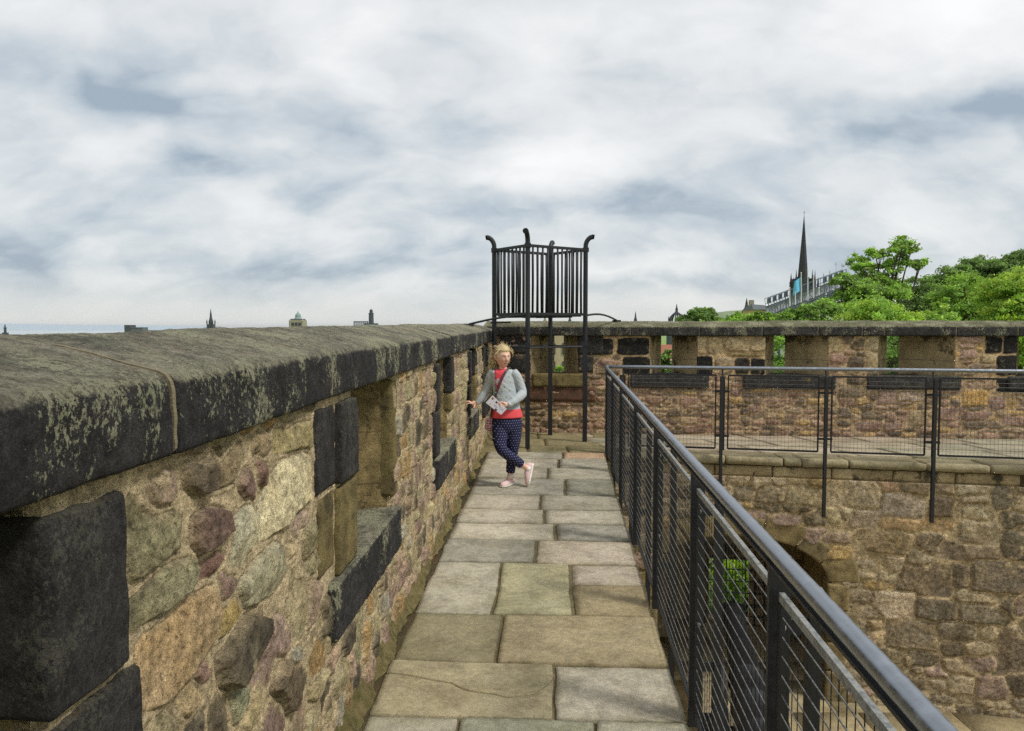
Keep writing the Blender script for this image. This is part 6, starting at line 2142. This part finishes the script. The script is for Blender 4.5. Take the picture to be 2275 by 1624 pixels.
# hair: a loosely pulled back fair mop with many flyaway locks
rsH = np.random.RandomState(4)
HB = Blocks()
hc = [lin(190, 166, 122), lin(206, 184, 140), lin(166, 140, 100), lin(220, 200, 158), lin(146, 120, 86)]
vs, fs = [], []
n, m_ = 40, 26
for j in range(m_ + 1):
    th = math.pi * .80 * j / m_
    for k in range(n):
        ph = 2 * math.pi * k / n
        a, b_, c = math.sin(th) * math.cos(ph), math.sin(th) * math.sin(ph), math.cos(th)
        R = 1.0
        if b_ > .30 and c < .50:      # leave the face free
            R = .90
        if abs(a) > .8 and c < .0 and b_ > -.2:
            R = .9
        p_ = HC + Hr * (a * .083 * R) + Hf * (b_ * (.099 if b_ > 0 else .108) * R) + Hu * (c * .126 * R)
        vs.append(p_)
for j in range(m_):
    for k in range(n):
        cc_ = math.cos(math.pi * .80 * (j + .5) / m_); bb_ = math.sin(math.pi * .80 * (j + .5) / m_) * math.sin(2 * math.pi * (k + .5) / n)
        if (bb_ > .12 and cc_ < .50) or (bb_ > -.15 and cc_ < -.1):
            continue
        fs.append((j * n + k, (j + 1) * n + k, (j + 1) * n + (k + 1) % n, j * n + (k + 1) % n))
V = np.array([list(p) for p in vs])
V += (V - np.array(HC)) * (0.09 * noise3(V, 28, 3, 3))[:, None]
HB.add(V, np.array(fs), hc[0])
def lock(p, d, L_, w, col, grav=.5):
    pts, q, dd = [], Vector(p), Vector(d).normalized()
    for i in range(6):
        pts.append(q.copy())
        q = q + dd * (L_ / 5)
        dd = (dd + Vector((rsH.uniform(-.45, .45), rsH.uniform(-.45, .45), rsH.uniform(-.4, .3) - grav * .35))).normalized()
    M = MB(); M.tube(pts, [w, w * 1.0, w * .9, w * .7, w * .5, w * .15], 4)
    v = np.array(M.v); f = [x for x in M.f if len(x) == 4]
    HB.add(v, np.array(f), tuple(c * rsH.uniform(.75, 1.25) for c in col))
for i in range(520):
    a = rsH.uniform(0, 2 * math.pi); c = rsH.uniform(-.45, 1)
    s_ = math.sqrt(1 - c * c)
    x_, y_ = s_ * math.cos(a), s_ * math.sin(a)
    if y_ > .10 and c < .52:
        continue
    p_ = HC + Hr * (x_ * .080) + Hf * (y_ * .098) + Hu * (c * .120)
    out_ = Hr * x_ + Hf * y_ * .8 + Hu * c
    tang = (-Hf * .9 + Hu * .1 + Hr * rsH.uniform(-.6, .6))
    if i < 440:
        lock(p_, tang * 1.2 + out_ * .12 - Hu * .15, rsH.uniform(.04, .08), rsH.uniform(.0022, .0042), hc[i % 5], .25)
    else:
        lock(p_, out_ + tang * .5, rsH.uniform(.03, .06), rsH.uniform(.0012, .0024), hc[(i % 3) * 1 + (1 if i % 3 == 0 else 0)], .2)
tail = HC - Hf * .09 - Hu * .055 - Hr * .03
for i in range(70):
    lock(tail + Vector((rsH.uniform(-.03, .03), rsH.uniform(-.02, .02), rsH.uniform(-.02, .03))), Vector((rsH.uniform(-.9, .3), rsH.uniform(-.2, .4), rsH.uniform(-1, .1))), rsH.uniform(.05, .10), .0045, hc[i % 5], 1.0)
for i in range(14):     # wisps over the brow and ears
    sg = -1 if i % 2 else 1
    p_ = HC + Hr * (sg * rsH.uniform(.03, .07)) + Hf * rsH.uniform(.03, .075) + Hu * rsH.uniform(.06, .095)
    lock(p_, Hr * sg * .8 - Hu * .7 + Hf * rsH.uniform(-.2, .5), rsH.uniform(.05, .09), .0022, hc[1 + i % 3], .6)
o = HB.build('hair', mat_attr('fair_hair', .55, 0, 120, .25), girl)

# cardigan
YC = YW
CARD = [loft(resample([(g(470, 352, .0), .075, .052, YC), (g(470, 372), .125, .066, YC), (g(472, 410), .126, .076, YC), (g(480, 470), .122, .084, YC), (g(488, 550), .119, .085, YC), (g(500, 640), .122, .088, YC), (g(510, 720), .131, .095, YC), (g(514, 786), .136, .101, YC)]), 32)]
sl1 = [(g(372, 378), .050, .050), (g(345, 430, .005), .050, .050), (g(322, 500, .015), .044, .044), (g(298, 565, .02), .041, .041), (g(258, 630, .008), .037, .037), (g(222, 682, -.005), .033, .033), (g(206, 700, -.008), .026, .026)]
sl2 = [(g(572, 385), .050, .050), (g(608, 425, .005), .050, .050), (g(645, 500, .01), .046, .046), (g(672, 585, .0), .045, .045), (g(655, 622, -.04), .045, .045), (g(600, 658, -.10), .041, .041), (g(548, 690, -.14), .036, .036), (g(524, 700, -.152), .027, .027)]
CARD += [limb(sl1, 20), limb(sl2, 20)]
me, co = fuse('cardigan', CARD, .0045, 3)
# folds of the knit
rel = co - np.array(g(500, 562))
fold = .0035 * fbm(rel[:, 0] * 9 + 3, rel[:, 2] * 26 + rel[:, 0] * 18, 3, 3)
nn = np.empty(len(co) * 3, np.float32); me.vertices.foreach_get('normal', nn)
co2 = co + nn.reshape(-1, 3) * (fold * 2.2)[:, None]
me.vertices.foreach_set('co', co2.astype(np.float32).ravel())
cardc = np.array(lin(172, 178, 180))
cols = np.tile(cardc, (len(co), 1))
cxs, czs = (co[:, 0] - GX) * 1060 + 500, 1562 - (co[:, 2] - GZ) * 1060
fr_ = co[:, 1] < GY - .02
tt = np.clip((czs - 325) / (600 - 325), 0, 1)
xl_ = 378 + (408 - 378) * tt; xr_ = 528 + (414 - 528) * tt
V_ = fr_ & (czs < 600) & (cxs > xl_) & (cxs < xr_)
cols[V_] = lin(218, 74, 84)
pr_ = V_ & (np.hypot((cxs - 424) / 26, (czs - 475) / 34) < 1)
cols[pr_] = lin(196, 176, 178)
band = fr_ & (czs < 770) & (~V_) & ((np.abs(cxs - xl_) < 9) | (np.abs(cxs - xr_) < 9) | ((czs > 600) & (np.abs(cxs - 411 - (czs - 600) * .12) < 7)))
cols[band] = np.array(lin(188, 194, 196))
hemb = (czs > 768) | (np.linalg.norm(co - np.array(g(212, 694, -.006)), axis=1) < .034) | (np.linalg.norm(co - np.array(g(532, 698, -.15)), axis=1) < .034)
cols[hemb] = np.array(lin(196, 204, 208))
paint(me, cols)
cardo = obj('cardigan', me, mat_attr('grey_knit', .9, .0015, 260, .12), girl)
M_BTN = plain('green_button', lin(168, 206, 130), .5)
def onfront(cx_, cy_, add=.004):
    i = np.argmin(np.hypot(cxs - cx_, czs - cy_) + (co[:, 1] > GY) * 900 + (co[:, 1] - co[:, 1].min()) * 40)
    return Vector([float(x) for x in co2[i]]) + Vector((0, -add, 0))
for i, (a_, b_) in enumerate(((535, 420), (552, 478), (496, 520), (474, 566), (510, 622), (560, 352), (542, 562), (430, 640), (392, 560), (568, 640), (356, 470))):
    M = MB(); M.ball(onfront(a_, b_), .0065, 8, 6, (1, .5, 1)); M.build('button', M_BTN, cardo, smooth=True)
# coral shirt hem below the cardigan
def shirt():
    secs = resample([(g(512, 760), .136, .100, YC), (g(514, 800), .147, .108, YC), (g(516, 842), .153, .112, YC), (g(516, 850), .145, .104, YC)], 5)
    v, f = loft(secs, 40)
    v = np.array([list(p) for p in v])
    ang = np.arctan2(v[:, 1] - GY, v[:, 0] - g(515, 0).x)
    w = np.clip((g(0, 780).z - v[:, 2]) * 14, 0, 1)
    r_ = 1 + .03 * np.sin(ang * 9) * w
    v[:, 0] = g(514, 0).x + (v[:, 0] - g(514, 0).x) * r_; v[:, 1] = GY + (v[:, 1] - GY) * r_
    me_ = mk_mesh('shirt', v, [tuple(x) for x in f])
    return obj('shirt', me_, plain('coral_cotton', lin(222, 78, 84), .85, var=.12, vscale=30, bump=.001), girl)
shirt()
# trousers
TR = [loft(resample([(g(515, 815, .0), .128, .094, YC), (g(516, 870, .0), .142, .102, YC), (g(517, 930, .0), .143, .104, YC), (g(516, 985, -.01), .110, .085, YC)]), 30)]
TR += [limb(FRL, 22), limb(BKL, 22)]
me, co = fuse('trousers', TR, .0045, 3)
nn = np.empty(len(co) * 3, np.float32); me.vertices.foreach_get('normal', nn)
fold = .008 * fbm(co[:, 0] * 14, co[:, 2] * 22 + co[:, 0] * 10, 8, 3)
me.vertices.foreach_set('co', (co + nn.reshape(-1, 3) * fold[:, None]).astype(np.float32).ravel())
m, T, b = new_mat('dotted_navy')
c = T.node('TexCoord').outputs['Object']
sp_ = T.node('SeparateXYZ', {0: c})
ux = T.math('DIVIDE', T.math('ADD', sp_.outputs[0], T.math('MULTIPLY', sp_.outputs[1], .55)), .0285)
uz = T.math('DIVIDE', sp_.outputs[2], .0245)
row = T.math('FLOOR', uz)
ux = T.math('ADD', ux, T.math('MULTIPLY', row, .5))
fx_ = T.math('SUBTRACT', T.math('FRACT', ux), .5); fz_ = T.math('SUBTRACT', T.math('FRACT', uz), .5)
d2 = T.math('ADD', T.math('MULTIPLY', fx_, fx_), T.math('MULTIPLY', fz_, fz_))
T.set(b, 'Base Color', T.mix(T.maprange(d2, .008, .015, 1, 0), lin(22, 24, 62), lin(190, 190, 206)))
b.inputs['Roughness'].default_value = .9
me.polygons.foreach_set('use_smooth', np.ones(len(me.polygons), dtype=bool))
obj('trousers', me, m, girl)
# shoes
M_SHOE = plain('pale_pink_canvas', lin(222, 190, 188), .8, var=.08, vscale=40)
M_SOLE = plain('white_rubber', lin(228, 222, 210), .6)
def shoe(heel, toe, up_, name):
    ax_ = (toe - heel); L_ = ax_.length; f_ = ax_.normalized()
    sd = f_.cross(up_).normalized(); u_ = sd.cross(f_).normalized()
    prof_ = [(-.03, .020, .030), (.05, .030, .046), (.25, .033, .052), (.45, .033, .046), (.65, .038, .036), (.82, .037, .028), (.95, .026, .020), (1.02, .010, .012)]
    def ringset(k_, zlo, zhi, grow):
        vs_, fs_ = [], []
        n_ = 18
        for t_, w_, h_ in prof_:
            c_ = heel + f_ * (t_ * L_)
            for q_ in range(n_):
                an = 2 * math.pi * q_ / n_
                x_ = math.cos(an) * (w_ + grow); z_ = max(0, math.sin(an)) * h_ * zhi + zlo if not k_ else (zlo if math.sin(an) < 0 else zhi)
                vs_.append(c_ + sd * x_ + u_ * z_)
        for j_ in range(len(prof_) - 1):
            for q_ in range(n_):
                fs_.append((j_ * n_ + q_, j_ * n_ + (q_ + 1) % n_, (j_ + 1) * n_ + (q_ + 1) % n_, (j_ + 1) * n_ + q_))
        fs_.append(tuple(range(n_ - 1, -1, -1))); fs_.append(tuple((len(prof_) - 1) * n_ + q_ for q_ in range(n_)))
        return vs_, fs_
    v, f = ringset(False, .012, 1.25, 0)
    up__ = obj(name, mk_mesh(name, [list(p) for p in v], f), M_SHOE, girl)
    v, f = ringset(True, 0.0, .016, .004)
    obj('sole', mk_mesh('sole', [list(p) for p in v], f, smooth=False), M_SOLE, up__)
shoe(g(572, 1560, .08), g(456, 1562, -.085), Vector((0, 0, 1)), 'shoe')
shoe(g(785, 1345, .01), g(738, 1552, -.06), Vector((-1, -.25, -.05)), 'shoe')
for (a_, b_, w) in ((g(549, 1462, .03), g(548, 1490, .02), .032), (g(722, 1374, -.025), g(738, 1392, -.02), .030)):
    M = MB(); v, f = loft([(a_, w, w, None), (a_.lerp(b_, .5), w * 1.05, w * 1.05, None), (b_, w * 1.1, w * 1.1, None)], 14); M.add(v, f); M.build('sock', M_SOLE, girl, smooth=True)
# leaflet in her hand
lf_ = [g(370, 603, -.178), g(300, 678, -.182), g(456, 800, -.200), g(512, 738, -.196)]
nrm = (lf_[1] - lf_[0]).cross(lf_[3] - lf_[0]).normalized()
if nrm.y > 0: nrm = -nrm
M = MB()
M.hexa([p - nrm * .0015 for p in lf_] + [p + nrm * .0015 for p in lf_])
pap = M.build('leaflet', plain('white_paper', lin(208, 206, 214), .6, var=.04), None)
tag(pap, 'white printed leaflet held open in the girl\'s hand', 'leaflet')
e1, e2 = lf_[3] - lf_[0], lf_[1] - lf_[0]
for (a_, b_, w_, h_, c_) in ((.06, .12, .12, .22, lin(150, 104, 70)), (.34, .14, .11, .2, lin(96, 60, 70)), (.56, .70, .13, .22, lin(70, 66, 90)), (.16, .70, .09, .16, lin(196, 180, 90)), (.40, .52, .20, .03, lin(120, 124, 140)), (.40, .60, .20, .03, lin(120, 124, 140)), (.72, .30, .2, .035, lin(120, 124, 140)), (.72, .42, .2, .035, lin(120, 124, 140))):
    o_ = lf_[0] + e1 * a_ + e2 * b_
    q_ = [o_, o_ + e1 * w_, o_ + e1 * w_ + e2 * h_, o_ + e2 * h_]
    M = MB(); M.add([p + nrm * .0022 for p in q_], [(0, 1, 2, 3)]); M.build('printed_panel', plain('print', c_, .6), pap)
# shoulder bag and its strap
bagc = g(338, 915, .02)
bag = thing('shoulder_bag', bagc, 'small pink lattice patterned bag hanging on a dark strap at the girl\'s side', 'bag')
m, T, b = new_mat('pink_lattice')
c = T.node('TexCoord').outputs['Object']
w1 = T.node('TexVoronoi', {'Vector': c, 'Scale': 42.0, 'Randomness': .15}, feature='DISTANCE_TO_EDGE').outputs['Distance']
T.set(b, 'Base Color', T.mix(T.maprange(w1, .16, .24), lin(206, 160, 168), lin(112, 74, 88)))
b.inputs['Roughness'].default_value = .8
v, f = loft(resample([(g(352, 852, .02), .030, .014, 0), (g(345, 875, .02), .044, .024, 0), (g(338, 930, .02), .052, .030, 0), (g(335, 975, .02), .048, .026, 0), (g(335, 992, .02), .030, .015, 0)], 3), 20)
obj('bag_body', mk_mesh('bag_body', [list(p) for p in v], f), m, bag)
sp = [g(545, 350, .05), g(540, 330, .0), g(526, 338, -.06), g(500, 372, -.093), g(468, 425, -.108), g(438, 490, -.116), g(408, 570, -.118), g(385, 660, -.112), g(362, 760, -.085), g(350, 850, -.01)]
M = MB()
for i in range(len(sp) - 1):
    M.bar(sp[i], sp[i + 1], .024, .004, up=(0, 1, 0) if i > 1 else (0, 0, 1))
M.build('strap', plain('maroon_strap', lin(74, 44, 50), .6), bag)
M = MB(); M.tube([g(396, 345, -.055), g(392, 420, -.098), g(394, 500, -.108), g(399, 575, -.112)], .0022, 5)
nk = M.build('necklace', plain('dark_cord', lin(50, 50, 56), .6), girl)
M = MB(); M.ball(g(399, 582, -.114), .009, 8, 6); M.build('pendant', plain('teal_bead', lin(60, 170, 170), .3), nk)
# ------------------------------------------------------------------ the damp air over the firth
M = MB()
M.hexa([(-70000, -60, -125), (70000, -60, -125), (70000, 62000, -125), (-70000, 62000, -125), (-70000, -60, 95), (70000, -60, 95), (70000, 62000, 95), (-70000, 62000, 95)])
hz_m = bpy.data.materials.new('air'); hz_m.use_nodes = True
T = NT(hz_m.node_tree); T.n.clear()
o_ = T.node('OutputMaterial')
v_ = T.node('VolumePrincipled', {'Color': (0.97, 0.98, 1.0, 1.0), 'Density': 3e-5, 'Anisotropy': 0.0})
T.l.new(v_.outputs[0], o_.inputs['Volume'])
hz = obj('haze', mk_mesh('haze', M.v, M.f, smooth=False), hz_m)
hz['kind'] = 'stuff'
scn.cycles.volume_bounces = 0
